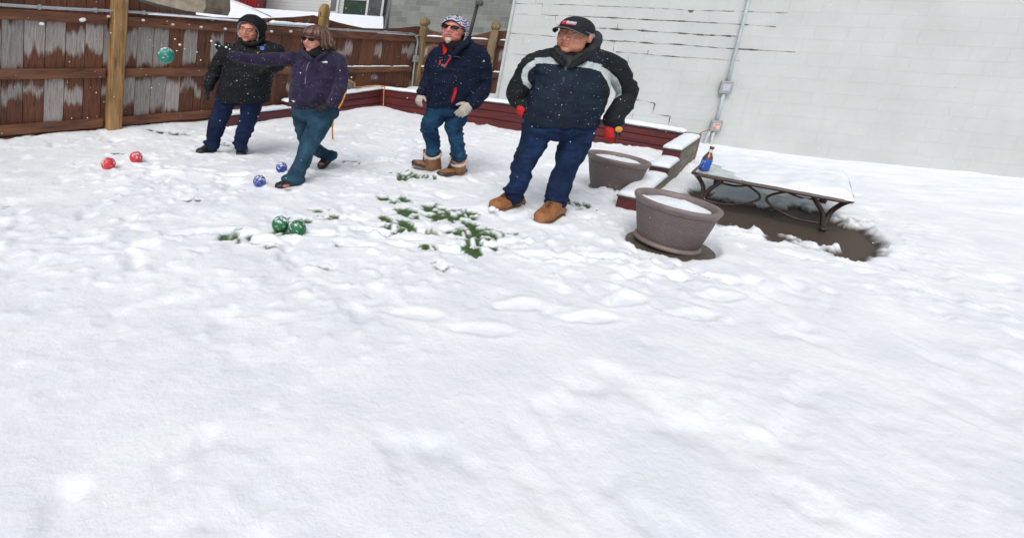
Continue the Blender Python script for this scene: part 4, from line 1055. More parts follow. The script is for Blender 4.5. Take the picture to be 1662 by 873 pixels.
# wooden stake end / branch near the far fence foot
# ---------------------------------------------------------------- falling snow
mb = MB()
for i in range(950):
    Yd = random.uniform(1.6, 8.5); px = random.uniform(-20, 1700); py = random.uniform(-20, 640)
    p = at(px, py, Yd)
    if p.z < .05: continue
    r = random.uniform(.0016, .0036) * (1.0 if Yd > 3 else .6)
    mb.ell(p, r, r, r * 1.2, n=5, m=4)
tag(mb.build('falling_snow', M['snow_cap'], None, smooth=True, normals=False), kind='stuff')
# ================================================================== PEOPLE
def crease(m, strength=.30, sc=(3.2, 3.2, 8)):
    """adds sharp cloth creases (ridged, warped noise) under the fine bump"""
    nt = m.node_tree; b = nt.nodes['Principled BSDF']
    tc = N(nt, 'ShaderNodeTexCoord'); mp = N(nt, 'ShaderNodeMapping'); mp.inputs['Scale'].default_value = sc; mp.inputs['Rotation'].default_value = (.25, .35, .2); nt.links.new(tc.outputs['Object'], mp.inputs[0])
    nz = N(nt, 'ShaderNodeTexNoise', Scale=1.0, Detail=2.5, Roughness=.5, Distortion=1.3); nt.links.new(mp.outputs[0], nz.inputs['Vector'])
    r = math_node(nt, 'ABSOLUTE', math_node(nt, 'SUBTRACT', nz.outputs[0], .5))
    h = math_node(nt, 'POWER', math_node(nt, 'MULTIPLY', r, 4.0, clamp=True), .6)
    bp = N(nt, 'ShaderNodeBump', Strength=strength, Distance=.018); nt.links.new(h, bp.inputs['Height'])
    prev = b.inputs['Normal'].links
    if prev: nt.links.new(bp.outputs[0], prev[0].from_node.inputs['Normal'])
    else: nt.links.new(bp.outputs[0], b.inputs['Normal'])
    return m
def cloth(name, c, c2=None, rough=.85, scale=9, bump=.5, bscale=55, sheen=.0, stretch=None):
    m = mat(name, c, rough, c2 or tuple(x * .6 for x in c), scale, bump=bump, bscale=bscale, sheen=sheen, spec=.25, stretch=stretch)
    return crease(m)
def jeans_mat(name, base, faded):
    m, nt, b = new_mat(name)
    tc = N(nt, 'ShaderNodeTexCoord')
    n1 = N(nt, 'ShaderNodeTexNoise', Scale=5.0, Detail=5.0, Roughness=.6); nt.links.new(tc.outputs['Object'], n1.inputs['Vector'])
    cr = N(nt, 'ShaderNodeValToRGB'); cr.color_ramp.elements[0].position = .35; cr.color_ramp.elements[1].position = .68
    cr.color_ramp.elements[0].color = (*base, 1); cr.color_ramp.elements[1].color = (*faded, 1); nt.links.new(n1.outputs[0], cr.inputs[0])
    nt.links.new(cr.outputs[0], b.inputs['Base Color']); b.inputs['Roughness'].default_value = .9; b.inputs['Specular IOR Level'].default_value = .2
    n2 = N(nt, 'ShaderNodeTexNoise', Scale=30, Detail=6.0, Roughness=.7); nt.links.new(tc.outputs['Object'], n2.inputs['Vector'])
    mp = N(nt, 'ShaderNodeMapping'); mp.inputs['Scale'].default_value = (7, 7, 22); nt.links.new(tc.outputs['Object'], mp.inputs[0])
    n3 = N(nt, 'ShaderNodeTexNoise', Scale=1.0, Detail=3.0, Distortion=1.0); nt.links.new(mp.outputs[0], n3.inputs['Vector'])
    h = math_node(nt, 'MULTIPLY_ADD', n2.outputs[0], .4, n3.outputs[0])
    bp = N(nt, 'ShaderNodeBump', Strength=.55, Distance=.02); nt.links.new(h, bp.inputs['Height']); nt.links.new(bp.outputs[0], b.inputs['Normal'])
    return crease(m, .38, (5, 5, 10))
def skin_mat(name, c):
    m = mat(name, c, .5, (c[0] * .82, c[1] * .62, c[2] * .58), 16, bump=.15, bscale=90, lo=.3, hi=.7)
    b = m.node_tree.nodes['Principled BSDF']; b.inputs['Subsurface Weight'].default_value = .08; b.inputs['Subsurface Radius'].default_value = (.02, .008, .005)
    return m
M['brow'] = mat('dark_hair', (.06, .04, .03), .7); M['lips'] = mat('lips', (.34, .10, .08), .45); M['mouth'] = mat('mouth', (.06, .015, .015), .6)
M['eye_white'] = mat('eye_white', (.55, .53, .50), .3); M['iris'] = mat('iris', (.03, .02, .015), .2)
M['lens'] = mat('dark_lens', (.004, .004, .005), .28, (.006, .005, .005), 3, spec=.25)
M['snowspeck'] = M['snow_cap']

class Fig:
    """figure measured on the plumb plane at distance Y0; x,y in photo columns/rows, dy = metres nearer(-)/farther(+)"""
    def __init__(s, Y0): s.Y = Y0; s.s = FPX / Y0
    def p(s, x, y, dy=0.0): return at(x, y, s.Y + dy) if False else at(x, y, s.Y) * 1.0 + Vector((0, 0, 0)) + (at(x, y, s.Y + dy) - at(x, y, s.Y))
    def m(s, px, dy=0.0): return px * (s.Y + dy) / FPX * 1.0
def hring(F, xl, xr, y, dy, depth, n=28, tilt=0.0, pw=2.3):
    """horizontal superellipse section given by its left and right outline columns at row y"""
    Y = F.Y + dy
    a = at(xl, y - tilt, Y); b = at(xr, y + tilt, Y); c = (a + b) / 2; ex = (b - a) / 2; ey = Vector((0, 1, 0)) * depth
    out = []
    for i in range(n):
        t = 2 * math.pi * i / n; ct, st = math.cos(t), math.sin(t)
        out.append(c + ex * (abs(ct) ** (2 / pw) * (1 if ct > 0 else -1)) + ey * (abs(st) ** (2 / pw) * (1 if st > 0 else -1)))
    return out
def dense_rings(rs, k=4):
    """smooth in-between sections"""
    n = len(rs[0]); out = []
    for j in range(len(rs) - 1):
        r0 = rs[max(j - 1, 0)]; r1 = rs[j]; r2 = rs[j + 1]; r3 = rs[min(j + 2, len(rs) - 1)]
        for q in range(k):
            t = q / k
            out.append([0.5 * ((2 * b) + (c - a) * t + (2 * a - 5 * b + 4 * c - d) * t * t + (3 * b - a - 3 * c + d) * t ** 3) for a, b, c, d in zip(r0, r1, r2, r3)])
    out.append(rs[-1]); return out
def torso(mb, F, rows, tilt_all=0.0):
    """rows: (xl, xr, y, dy, depth_px)"""
    mb.rings(dense_rings([hring(F, xl, xr, y, dy, F.m(dp) * .74, tilt=tilt_all) for xl, xr, y, dy, dp in rows]))
def limb(mb, F, pts, n=16):
    """pts: (x, y, r_px, dy): round tapered limb with rounded ends"""
    P_ = [F.p(x, y, dy) for x, y, r, dy in pts]; R = [F.m(r) for x, y, r, dy in pts]
    mb.tube(P_, R, n)
    mb.ell(P_[0], R[0] * .98, R[0] * .98, R[0] * .98, n=14, m=8); mb.ell(P_[-1], R[-1] * .98, R[-1] * .98, R[-1] * .9, n=14, m=8)
def folds(amp, sc=(5, 5, 13), amp2=.003, seed=0, warp=1.0):
    def f(c):
        q = Vector((c.x * sc[0] + seed, c.y * sc[1], c.z * sc[2]))
        w = mnoise.noise_vector(c * 3.0 + Vector((seed, 0, 0))) * warp
        a = 1 - 2 * abs(mnoise.noise(q + w))
        b = mnoise.noise(c * 16 + Vector((seed, 3, 1)))
        return amp * (a - .55) + amp2 * b
    return f
def local_px(F, c, dy=0.0):
    """orthographic front coordinates of a point in the figure's own plane, in photo units"""
    q = Vector((c.x * 1.0, F.Y + dy, c.z))
    # undo perspective growth of nearer/farther surface points
    k = (F.Y + dy) / c.y
    q = Vector((c.x * k, F.Y + dy, CAM_H + (c.z - CAM_H) * k))
    return proj(q)
def paint(o, F, fn, mats):
    for m in mats: o.data.materials.append(m)
    for p in o.data.polygons:
        x, y = local_px(F, p.center); k = fn(x, y, p.center, p.normal)
        if k: p.material_index = k
def inpoly(x, y, poly):
    ins = False; n = len(poly); j = n - 1
    for i in range(n):
        xi, yi = poly[i]; xj, yj = poly[j]
        if (yi > y) != (yj > y) and x < (xj - xi) * (y - yi) / (yj - yi) + xi: ins = not ins
        j = i
    return ins
# ---------------------------------------------------------------- hands
def hand(mb, W, fdir, ndir, L, curl=.35, spread=.10, thumb=1, r=1.0, grip=0.0, thumb_out=.9):
    """palm, four fingers of unequal length and a thumb. W wrist, fdir finger direction, ndir back-of-hand normal, L hand length"""
    f = Vector(fdir).normalized(); n = Vector(ndir); n = (n - f * n.dot(f)).normalized(); s = f.cross(n).normalized() * thumb
    pl = L * .52; pwid = L * .235
    rings = []
    for t, w, d in ((-.16, .15, .10), (0, .165, .115), (.18, .215, .12), (.36, .235, .115), (.50, .225, .095), (.56, .19, .07)):
        c = W + f * (t * L); ring = []
        for i in range(14):
            a = 2 * math.pi * i / 14; ring.append(c + s * (w * L * r * math.cos(a)) + n * (d * L * r * math.sin(a)))
        rings.append(ring)
    mb.rings(rings)
    for i, (off, ln, rad) in enumerate(((.165, .40, .052), (.055, .45, .055), (-.055, .42, .052), (-.16, .33, .046))):
        b0 = W + f * (pl * .86) + s * (off * L); d = (f + s * (spread * (1.5 - i) * .5)).normalized(); q = b0; pts = [q]
        ang = 0
        for k, seg in enumerate((.45, .32, .23)):
            ang += curl * (1 + .22 * i) * (.75 if k == 0 else 1.0)
            dd = d * math.cos(ang) - n * math.sin(ang); q = q + dd * (ln * L * seg); pts.append(q)
        rr = [rad * L * r * x for x in (1.1, 1.0, .92, .78)]
        mb.tube(pts, rr, 10); mb.ell(pts[-1], rr[-1], rr[-1], rr[-1], n=10, m=6)
    # thumb leaves the side of the palm near its base
    b0 = W + f * (.10 * L) + s * (.13 * L) - n * (.02 * L)
    d1 = (f * .62 + s * thumb_out - n * (.25 + grip)).normalized(); d2 = (f * .95 + s * (thumb_out * .45) - n * (.35 + grip)).normalized()
    pts = [b0, b0 + d1 * (.20 * L), b0 + d1 * (.20 * L) + d2 * (.17 * L), b0 + d1 * (.20 * L) + d2 * (.17 * L) + (d2 * .9 - n * .2).normalized() * (.12 * L)]
    rr = [x * L * r for x in (.085, .068, .060, .050)]
    mb.tube(pts, rr, 10); mb.ell(pts[-1], rr[-1], rr[-1], rr[-1], n=10, m=6)
# ---------------------------------------------------------------- head
class Head:
    def __init__(s, c, w, d, h, yaw, roll=0.0, pitch=0.0):
        """c centre, half sizes w,d,h; yaw: degrees turned towards picture left from facing the camera"""
        cam2 = Vector((-c.x, -c.y, 0)).normalized()
        f = Matrix.Rotation(math.radians(-yaw), 3, 'Z') @ cam2
        u = (UP + Vector((roll, 0, 0))).normalized(); f = (f - u * f.dot(u)).normalized()
        rgt = u.cross(f).normalized()         # the figure's left side = picture right
        f2 = (f * math.cos(pitch) + u * math.sin(pitch)).normalized(); u2 = (u * math.cos(pitch) - f * math.sin(pitch)).normalized()
        s.c, s.w, s.d, s.h, s.f, s.u, s.r = c, w, d, h, f2, u2, rgt
    def P(s, r, f, u): return s.c + s.r * (r * s.w) + s.f * (f * s.d) + s.u * (u * s.h)
    def L(s, p):
        q = p - s.c; return (q.dot(s.r) / s.w, q.dot(s.f) / s.d, q.dot(s.u) / s.h)
    def e(s, mb, r, f, u, a, b, c, n=18, m=12): mb.ell(s.P(r, f, u), a * s.w, b * s.d, c * s.h, s.r, s.f, s.u, n, m)
def head_blobs(mb, H, neck_to=None, neck_r=.55, jaw=1.0, smile=0.0, nose=1.0, ears=True):
    H.e(mb, 0, -.08, .26, .98, 1.0, .74, 24, 16)            # cranium
    H.e(mb, 0, .18, -.05, .88, .80, .62, 22, 14)            # mid face
    H.e(mb, 0, .22, -.44, .76 * jaw, .70, .46, 20, 12)      # jaw
    H.e(mb, 0, .66, -.76, .30 * jaw, .26, .18)              # chin
    H.e(mb, .46, .62, -.20, .30, .26, .24); H.e(mb, -.46, .62, -.20, .30, .26, .24)   # cheeks
    H.e(mb, 0, .80, .23, .64, .18, .10)                     # brow ridge
    H.e(mb, 0, .82, -.47, .36, .17, .15)                    # muzzle
    mb.tube([H.P(0, .90, .20), H.P(0, 1.04 + .04 * nose, .0), H.P(0, 1.10 + .06 * nose, -.18), H.P(0, .92, -.27)], [H.w * x * nose for x in (.08, .10, .15, .09)], 10)
    H.e(mb, .16, .98, -.22, .10 * nose, .10, .07); H.e(mb, -.16, .98, -.22, .10 * nose, .12, .09)
    H.e(mb, 0, .93, -.425, .30 + .06 * smile, .10, .045); H.e(mb, 0, .92, -.535, .26 + .05 * smile, .10, .05)   # lips
    if ears:
        for sg in (1, -1): H.e(mb, sg * 1.0, -.06, .02, .12, .20, .24)
    if neck_to is not None:
        mb.tube([H.P(0, -.12, -.25), H.P(0, -.10, -.7), neck_to], [H.w * neck_r, H.w * neck_r * 1.02, H.w * neck_r * 1.25], 18, smooth=False)
def face_paint(o, H, brow=True, smile=0.0):
    """lips and eyebrows are part of the face surface"""
    for m in (M['lips'], M['brow'], M['mouth']): o.data.materials.append(m)
    for p in o.data.polygons:
        r, f, u = H.L(p.center)
        if f < .6 or abs(r) > .9 or abs(u) > 1: continue
        cu = -.48 + smile * .5 * r * r
        if abs(r) < .30 + .08 * smile and abs(u - cu) < .055 * (1 - (abs(r) / .42) ** 2): p.material_index = 1
        elif brow and .16 < abs(r) < .62 and abs(u - (.235 - .12 * (abs(r) - .38) ** 2 * 4)) < .014: p.material_index = 2
def eyes(H, parent, open_=1.0):
    for sg in (-1, 1):
        mb = MB(); H.e(mb, sg * .37, .86, .09, .15, .09, .055 * open_, 16, 10); o = mb.build('eye', M['eye_white'], parent, smooth=True)
        mb = MB(); H.e(mb, sg * .37 , .935, .09, .048, .035, .040 * open_, 12, 8); mb.build('iris', M['iris'], parent, smooth=True)
        mb = MB(); H.e(mb, sg * .37, .865, .135, .16, .08, .026, 14, 8); mb.build('eyelid', parent.data.materials[0], parent, smooth=True)
def sunglasses(H, parent, wrap=1.0):
    root = None
    for sg in (-1, 1):
        mb = MB(); rings = []
        for k, fo in ((1.0, 0), (1.0, .05), (.9, .08)):
            ring = []
            for i in range(20):
                t = 2 * math.pi * i / 20
                rr = sg * .42 + .33 * k * math.cos(t); uu = .10 + .135 * k * math.sin(t) * (1.0 if math.sin(t) > 0 else 1.15)
                ring.append(H.P(rr, 1.03 - .20 * abs(rr) ** 2 * wrap + fo, uu))
            rings.append(ring)
        mb.rings(rings); o = mb.build('sunglass_lens' if root else 'sunglasses', M['lens'], root or parent, smooth=False)
        if root is None: root = o
    mb = MB()
    mb.tube([H.P(-.12, 1.05, .14), H.P(0, 1.09, .16), H.P(.12, 1.05, .14)], .004, 6)
    mb.build('bridge', M['black'], root, smooth=True)
    for sg in (-1, 1):
        mb = MB(); mb.tube([H.P(sg * .72, .95, .14), H.P(sg * 1.02, .45, .12), H.P(sg * 1.04, -.1, .08)], .005, 6, smooth=False); mb.build('temple', M['black'], root, smooth=True)
def shell(H, parts, hole, voxel, name, mats, parent, thick=.012, sm=4, paintfn=None, folds_=None):
    """cloth shell (hood, hat) around a head; hole(r,f,u)->True removes the face opening"""
    mb = MB()
    for a in parts: H.e(mb, *a)
    o = mb.build(name, mats, None, smooth=True); remesh(o, voxel, sm)
    if folds_: displace(o, folds_)
    bm = bmesh.new(); bm.from_mesh(o.data)
    kill = [v for v in bm.verts if hole(*H.L(v.co))]
    bmesh.ops.delete(bm, geom=kill, context='VERTS'); bm.to_mesh(o.data); bm.free()
    sl = o.modifiers.new('sol', 'SOLIDIFY'); sl.thickness = thick; sl.offset = -1
    if len(o.data.materials) > 1: sl.material_offset = 1; sl.material_offset_rim = 1
    bake(o); o.data.polygons.foreach_set('use_smooth', [True] * len(o.data.polygons))
    setparent(o, parent)
    return o
def specks(parent, surf, n, rmin=.002, rmax=.005, name='snow_speck', seed=1, cond=None):
    """fresh snowflakes caught on the cloth, one mesh"""
    n = int(n * 1.5); rnd = random.Random(seed); polys = surf.data.polygons; mb = MB()
    c = 0
    while c < n:
        p = polys[rnd.randrange(len(polys))]
        if cond and not cond(p): c += .2; continue
        r = .58 * rnd.uniform(rmin, rmax) * (1.6 if rnd.random() < .05 else 1)
        mb.ell(p.center, r, r, r, n=5, m=4); c += 1
    o = mb.build(name, M['snow_cap'], parent, smooth=True, normals=False); o['kind'] = 'stuff'
    return o
def sole_boot(name, F, heel, toe, width, shaft_top, shaft_r, mats, parent, H_=.11, sole=.022, tilt=0.0, fur=None, lace=None, duck=None, squash=1.0):
    """boot from world points heel/toe (sole level); shaft_top world point"""
    heel = Vector(heel); toe = Vector(toe); f = (toe - heel); L = f.length; f.normalize()
    sdir = f.cross(Vector((0, 0, 1))).normalized(); u = sdir.cross(f).normalized()
    mb = MB()
    secs = [(-.02, .30, .30, .35), (.06, .42, .5, .55), (.2, .44, .85, .9), (.32, .44, 1.05, 1.0), (.48, .45, .95, .80), (.62, .49, .70, .62), (.78, .50, .60, .54), (.90, .45, .56, .45), (1.0, .25, .30, .28), (1.02, .12, .15, .14)]
    rings = []
    for t, w, h, _ in secs:
        c = heel + f * (t * L); ring = []
        for i in range(16):
            a = 2 * math.pi * i / 16; ca, sa = math.cos(a), math.sin(a)
            hh = H_ * h
            ring.append(c + sdir * (w * width * (abs(ca) ** .8) * (1 if ca > 0 else -1)) + u * (sole * .5 + hh * .5 + hh * .5 * (abs(sa) ** .75) * (1 if sa > 0 else -1)))
        rings.append(ring)
    mb.rings(rings)
    if shaft_top is not None:
        a0 = heel + f * (.27 * L) + u * (H_ * .5)
        mb.tube([a0, a0 * .5 + Vector(shaft_top) * .5, Vector(shaft_top)], [shaft_r * 1.05, shaft_r, shaft_r * 1.02], 16, smooth=False)
    o = mb.build(name, mats[0], None, smooth=True); remesh(o, .008, 3)
    displace(o, folds(.004, (16, 16, 20), .002, seed=L * 10)); setparent(o, parent)
    # sole
    mb = MB(); ol = []
    prof = [(-.005, .20), (.02, .33), (.1, .42), (.25, .42), (.42, .39), (.6, .45), (.78, .48), (.9, .42), (.97, .28), (1.01, .10)]
    pl = [(t, w) for t, w in prof] + [(t, -w) for t, w in reversed(prof)]
    base = [heel + f * (t * L) + sdir * (w * width * 1.0) for t, w in pl]
    mb.prism([b - u * .004 for b in base], u * (sole + .004)); so_ = mb.build('sole', mats[1], o); bevel(so_, .005, 2)
    if duck:
        mb = MB(); n_ = len(pl)
        rings = []
        for k, (z, g) in enumerate(((sole - .002, 1.03), (sole + .02, 1.05), (sole + .034, 1.0), (sole + .040, .93))):
            rings.append([heel + f * ((t - .5) * g * L + .5 * L) + sdir * (w * width * 1.05 * g) + u * (z) for t, w in pl])
        mb.rings(rings, cap=False); mb.build('rubber_shell', duck, o, smooth=True)
    if lace:
        mb = MB()
        st_ = Vector(shaft_top)
        if not fur: st_ = heel + f * (.40 * L - shaft_r * 1.02) + u * (H_ * 1.02)
        for k in range(5):
            t = k / 4; c = (heel + f * (.62 * L) + u * (H_ * .66)) * (1 - t) + (st_ + f * (shaft_r * 1.02)) * t
            mb.tube([c - sdir * width * .26, c + f * .014 + u * .012, c + sdir * width * .26], .0052, 6)
            mb.tube([c - sdir * width * .20, c + f * .010 + u * .022, c + sdir * width * .20 + u * .014], .0042, 6)
        mb.build('laces', lace, o, smooth=True)
    if fur:
        st_ = Vector(shaft_top); ax = (st_ - a0).normalized(); a = ax.orthogonal().normalized(); b_ = ax.cross(a); R = shaft_r * 1.0
        pts = [st_ + (a * math.cos(t) + b_ * math.sin(t)) * R + ax * (.010 * math.sin(2 * t)) for t in [2 * math.pi * i / 24 for i in range(25)]]
        mb = MB(); mb.tube(pts, .017, 8, smooth=False); q = mb.build('fur_cuff', fur, None, smooth=True)
        remesh(q, .006, 1); displace(q, lambda c: .006 * mnoise.noise(c * 60)); setparent(q, o)
    return o
def garment(name, mb, mats, parent, voxel=.011, sm=4, fold=None):
    o = mb.build(name, mats, None, smooth=True); remesh(o, voxel, sm)
    if fold: displace(o, fold)
    setparent(o, parent); return o
def shrink(rows, k, dk=1.0):
    return [((xl + xr) / 2 - (xr - xl) / 2 * k, (xl + xr) / 2 + (xr - xl) / 2 * k, y, dy, dp * k * dk) for xl, xr, y, dy, dp in rows]
def slimb(pts, k): return [(x, y, r * k, dy) for x, y, r, dy in pts]
def patch(name, pts, F, surf_dy, m, parent, th=.004):
    """thin raised emblem in the figure's plane"""
    mb = MB(); q = [F.p(x, y, surf_dy) for x, y in pts]; mb.prism(q, Vector((0, -th, 0))); return mb.build(name, m, parent)
def snap_patch(name, polys, F, surf, m, parent, th=.0035, rad=.0):
    """thin emblem laid on the garment surface: every point of the outline is dropped onto the cloth"""
    dg = bpy.context.evaluated_depsgraph_get(); mb = MB()
    for pts in polys:
        a = []; b_ = []
        for x, y in pts:
            r = ray(x, y).normalized(); hit, loc, nr, ix = surf.ray_cast(surf.matrix_world.inverted() @ CP, r)
            if not hit: loc = F.p(x, y, -.1)
            else: loc = surf.matrix_world @ loc
            a.append(loc - r * th); b_.append(loc + r * th)
        n = len(a); mb.add(a + b_, [tuple(range(n)), tuple(range(2 * n - 1, n - 1, -1))] + [(i, (i + 1) % n, n + (i + 1) % n, n + i) for i in range(n)])
    return mb.build(name, m, parent)

# ================================================================ man in cap, right
F = Fig(4.66)
loc = gnd(856, 350)
man4 = empty('person', loc, 'broad man in black cap, navy jacket with pale chest stripe and red gloves', 'person')
M['skin4'] = skin_mat('tan_skin', (.60, .29, .19))
H4 = Head(F.p(932, 60, -.02), F.m(25), F.m(28), F.m(29.5), 24, roll=.06, pitch=-.02)
trows = [(893, 964, 77, .04, 18), (880, 984, 82, .02, 28), (868, 994, 91, 0, 36), (866, 991, 108, 0, 43), (866, 989, 130, -.02, 50), (859, 985, 152, -.03, 55), (854, 979, 172, -.03, 56), (850, 973, 192, -.02, 53), (850, 969, 203, -.02, 50)]
armL = [(881, 97, 15, 0), (863, 106, 17.5, -.01), (852, 124, 17, .0), (842, 143, 17.5, .04), (839, 155, 16.5, .08), (843, 164, 14, .06), (850, 170, 12, .02)]
armR = [(978, 97, 16.5, 0), (997, 110, 19, .0), (1009, 131, 18, .02), (1018, 148, 17, .04), (1015, 163, 16.5, .02), (1004, 181, 15.5, -.03), (995, 197, 16, -.06)]
legL = [(872, 205, 27, 0), (868, 225, 26, 0), (856, 252, 21.5, -.02), (848, 270, 21, -.03), (844, 290, 19, -.01), (836, 308, 18, .02), (833, 321, 15, .03)]
legR = [(938, 205, 30, 0), (934, 225, 30, -.02), (926, 250, 24.5, -.04), (919, 272, 21, -.06), (910, 298, 21.5, -.07), (904, 318, 20.5, -.09), (901, 333, 16, -.1)]
mb = MB(); head_blobs(mb, H4, F.p(930, 96, .06), neck_r=.72, jaw=1.12, nose=1.05)
torso(mb, F, shrink(trows, .68)); limb(mb, F, slimb(armL, .6)); limb(mb, F, slimb(armR, .6)); limb(mb, F, slimb(legL, .55)); limb(mb, F, slimb(legR, .55))
hL_w = F.p(850, 168, .0); hR_w = F.p(992, 202, -.07)
hL_f = (F.p(842, 184, -.04) - F.p(850, 167, .0)); hR_f = (F.p(990, 226, -.08) - F.p(991, 203, -.06))
hand(mb, hL_w, hL_f, (0, -.6, .7), .155, .5, thumb=-1, r=.55); hand(mb, hR_w, hR_f, (-.2, -1, .1), .165, .45, thumb=-1, r=.55)
body = mb.build('body', M['skin4'], None, smooth=True); remesh(body, .0062, 2, .45); face_paint(body, H4, True, .15); setparent(body, man4)
eyes(H4, body, .75)
# gray hair at the temple
M['gray_hair'] = mat('gray_hair', (.36, .34, .32), .7, (.18, .16, .15), 60, bump=.6, bscale=90)
mb = MB()
for sg in (1, -1): H4.e(mb, sg * .93, -.25, .20, .15, .42, .17)
H4.e(mb, 0, -.85, .05, .75, .25, .32)
o = garment('hair', mb, M['gray_hair'], body, .006, 1, lambda c: .003 * mnoise.noise(Vector((c.x * 80, c.y * 80, c.z * 40))))
# jacket
M['jk_navy'] = cloth('navy_shell', (.0070, .0165, .034), (.0035, .009, .020), .75, 7)
M['jk_char'] = cloth('charcoal_shell', (.010, .0135, .016), (.005, .0075, .009), .75, 7)
M['jk_pale'] = cloth('pale_stripe', (.50, .55, .56), (.40, .45, .46), .6, 9)
mb = MB(); torso(mb, F, trows); limb(mb, F, armL); limb(mb, F, armR)
torso(mb, F, [(902, 962, 78, .05, 22), (893, 968, 88, .03, 30), (888, 972, 98, .02, 30)])
def f4(c):
    base = folds(.016, (4.5, 4.5, 10), .004, 3)(c); return base
jk = garment('jacket', mb, M['jk_navy'], man4, .0065, 4, f4)
def lerp_poly(*a): return list(a)
st_l = [(868, 94), (880, 95), (892, 97), (908, 103), (912, 106), (906, 104.5), (892, 102), (880, 102), (868, 104)]
def jp4(x, y, c, n):
    # pale band across the chest, running down the front of both sleeves
    if inpoly(x, y, [(869, 94), (892, 93.5), (902, 96), (914, 105), (905, 105), (888, 103), (868, 104)]): return 2
    if inpoly(x, y, [(934, 98), (950, 99), (976, 105), (977, 117), (955, 110.5), (924, 108)]): return 2
    if inpoly(x, y, [(976, 108), (988, 115), (1002, 128), (1008, 141), (1009, 154), (994, 162), (991, 148), (985, 132), (976, 119)]): return 2
    if inpoly(x, y, [(869, 97), (857, 103), (849, 112), (846, 124), (849, 136), (860, 145), (863, 140), (857, 131), (856, 122), (859, 114), (869, 107)]): return 2
    if c.z > 0 and y < 96 and not (868 < x < 978 and y > 92): return 1
    if x > 979 + (y - 100) * .02 and y < 200 and x > 976: return 1
    if x < 866 - max(0, (y - 110)) * .25: return 1
    return 0
paint(jk, F, jp4, [M['jk_char'], M['jk_pale']])
# hem band, zip flap and pocket seams
M['zip'] = mat('dark_zip', (.006, .008, .010), .5)
snap_patch('zip_flap', [[(918, 106), (921, 107), (916, 130), (913.5, 152), (912, 178), (911.5, 204), (909.5, 204), (910, 178), (911, 150), (913.5, 128)]], F, jk, M['zip'], man4, .004)
snap_patch('emblem', [[(855.5, 184), (867, 186.5), (867, 188.5), (855.5, 186)]], F, jk, mat('gray_print', (.12, .13, .14), .6), man4, .002)
# hoodie collar behind the neck and around it
M['hoodie'] = cloth('gray_fleece', (.042, .042, .047), (.026, .026, .03), .9, 12, .6, 80)
mb = MB()
mb.tube([F.p(944, 62, .15), F.p(962, 61, .13), F.p(967, 66, .06), F.p(961, 79, -.03), F.p(948, 89, -.09), F.p(932, 98, -.13), F.p(918, 96, -.13), F.p(907, 86, -.08), F.p(902, 76, -.02)], [F.m(x) for x in (11, 12, 10, 8, 7.5, 7, 6, 6, 4.5)], 14)
mb.tube([F.p(922, 92, -.13), F.p(924, 104, -.165), F.p(921, 112, -.17)], [F.m(x) for x in (6, 5.5, 2)], 10)
mb.ell(F.p(955, 62, .16), F.m(16), F.m(12), F.m(12)); mb.ell(F.p(938, 78, .16), F.m(24), F.m(13), F.m(14))
garment('hood', mb, M['hoodie'], man4, .008, 3, folds(.008, (9, 9, 14), .003, 8))
# stand-up collar flaps of the jacket
mb = MB()
mb.tube([F.p(896, 80, -.04), F.p(899, 89, -.10), F.p(907, 98, -.15), F.p(916, 107, -.18)], [F.m(x) for x in (3, 4.6, 5, 3)], 12)
mb.tube([F.p(972, 77, .0), F.p(965, 86, -.08), F.p(951, 94, -.14), F.p(936, 102, -.18), F.p(925, 111, -.20)], [F.m(x) for x in (3, 5, 6, 6, 3)], 12)
garment('collar', mb, M['jk_char'], man4, .008, 3, folds(.006, (8, 8, 12), .002, 2))
# trousers
M['jeans4'] = jeans_mat('dark_denim', (.005, .012, .036), (.013, .033, .095))
mb = MB(); torso(mb, F, [(851, 967, 190, -.01, 44), (850, 966, 205, -.01, 48), (852, 962, 214, -.01, 44), (868, 944, 225, -.01, 30)])
limb(mb, F, slimb(legL, .89)); limb(mb, F, slimb(legR, .90))
# bunched cuffs
for (x, y, r, dy) in ((834, 309, 18.5, .02), (835, 319, 17, .03), (904, 321, 20, -.1), (901, 330, 18, -.1)): mb.ell(F.p(x, y, dy), F.m(r), F.m(r), F.m(5))
garment('trousers', mb, M['jeans4'], man4, .009, 2, folds(.018, (5, 5, 11), .005, 6, 1.4))
# boots
M['tan_boot'] = mat('tan_leather', (.33, .135, .045), .65, (.20, .075, .025), 14, bump=.5, bscale=60)
M['sole_tan'] = mat('sole_rubber', (.20, .13, .07), .7); M['sole_dark'] = mat('dark_sole', (.022, .02, .02), .7)
M['lace'] = mat('lace', (.10, .05, .03), .8)
bh = gnd(846, 332); bt = gnd(797, 343)
sole_boot('boot', F, bh, bt, .155, F.p(839, 320, .04), .072, (M['tan_boot'], M['sole_tan']), man4, .150, lace=M['lace'])
bh = gnd(909, 347); bt = gnd(874, 364)
sole_boot('boot', F, bh, bt, .165, F.p(901, 332, -.08), .074, (M['tan_boot'], M['sole_tan']), man4, .155, lace=M['lace'])
mb = MB(); mb.ell(gnd(799, 339, .05), .035, .03, .025); mb.ell(gnd(806, 341, .06), .02, .02, .015); 
q = garment('boot_snow', mb, M['snow_cap'], man4, .006, 1, lambda c: .004 * mnoise.noise(c * 50))
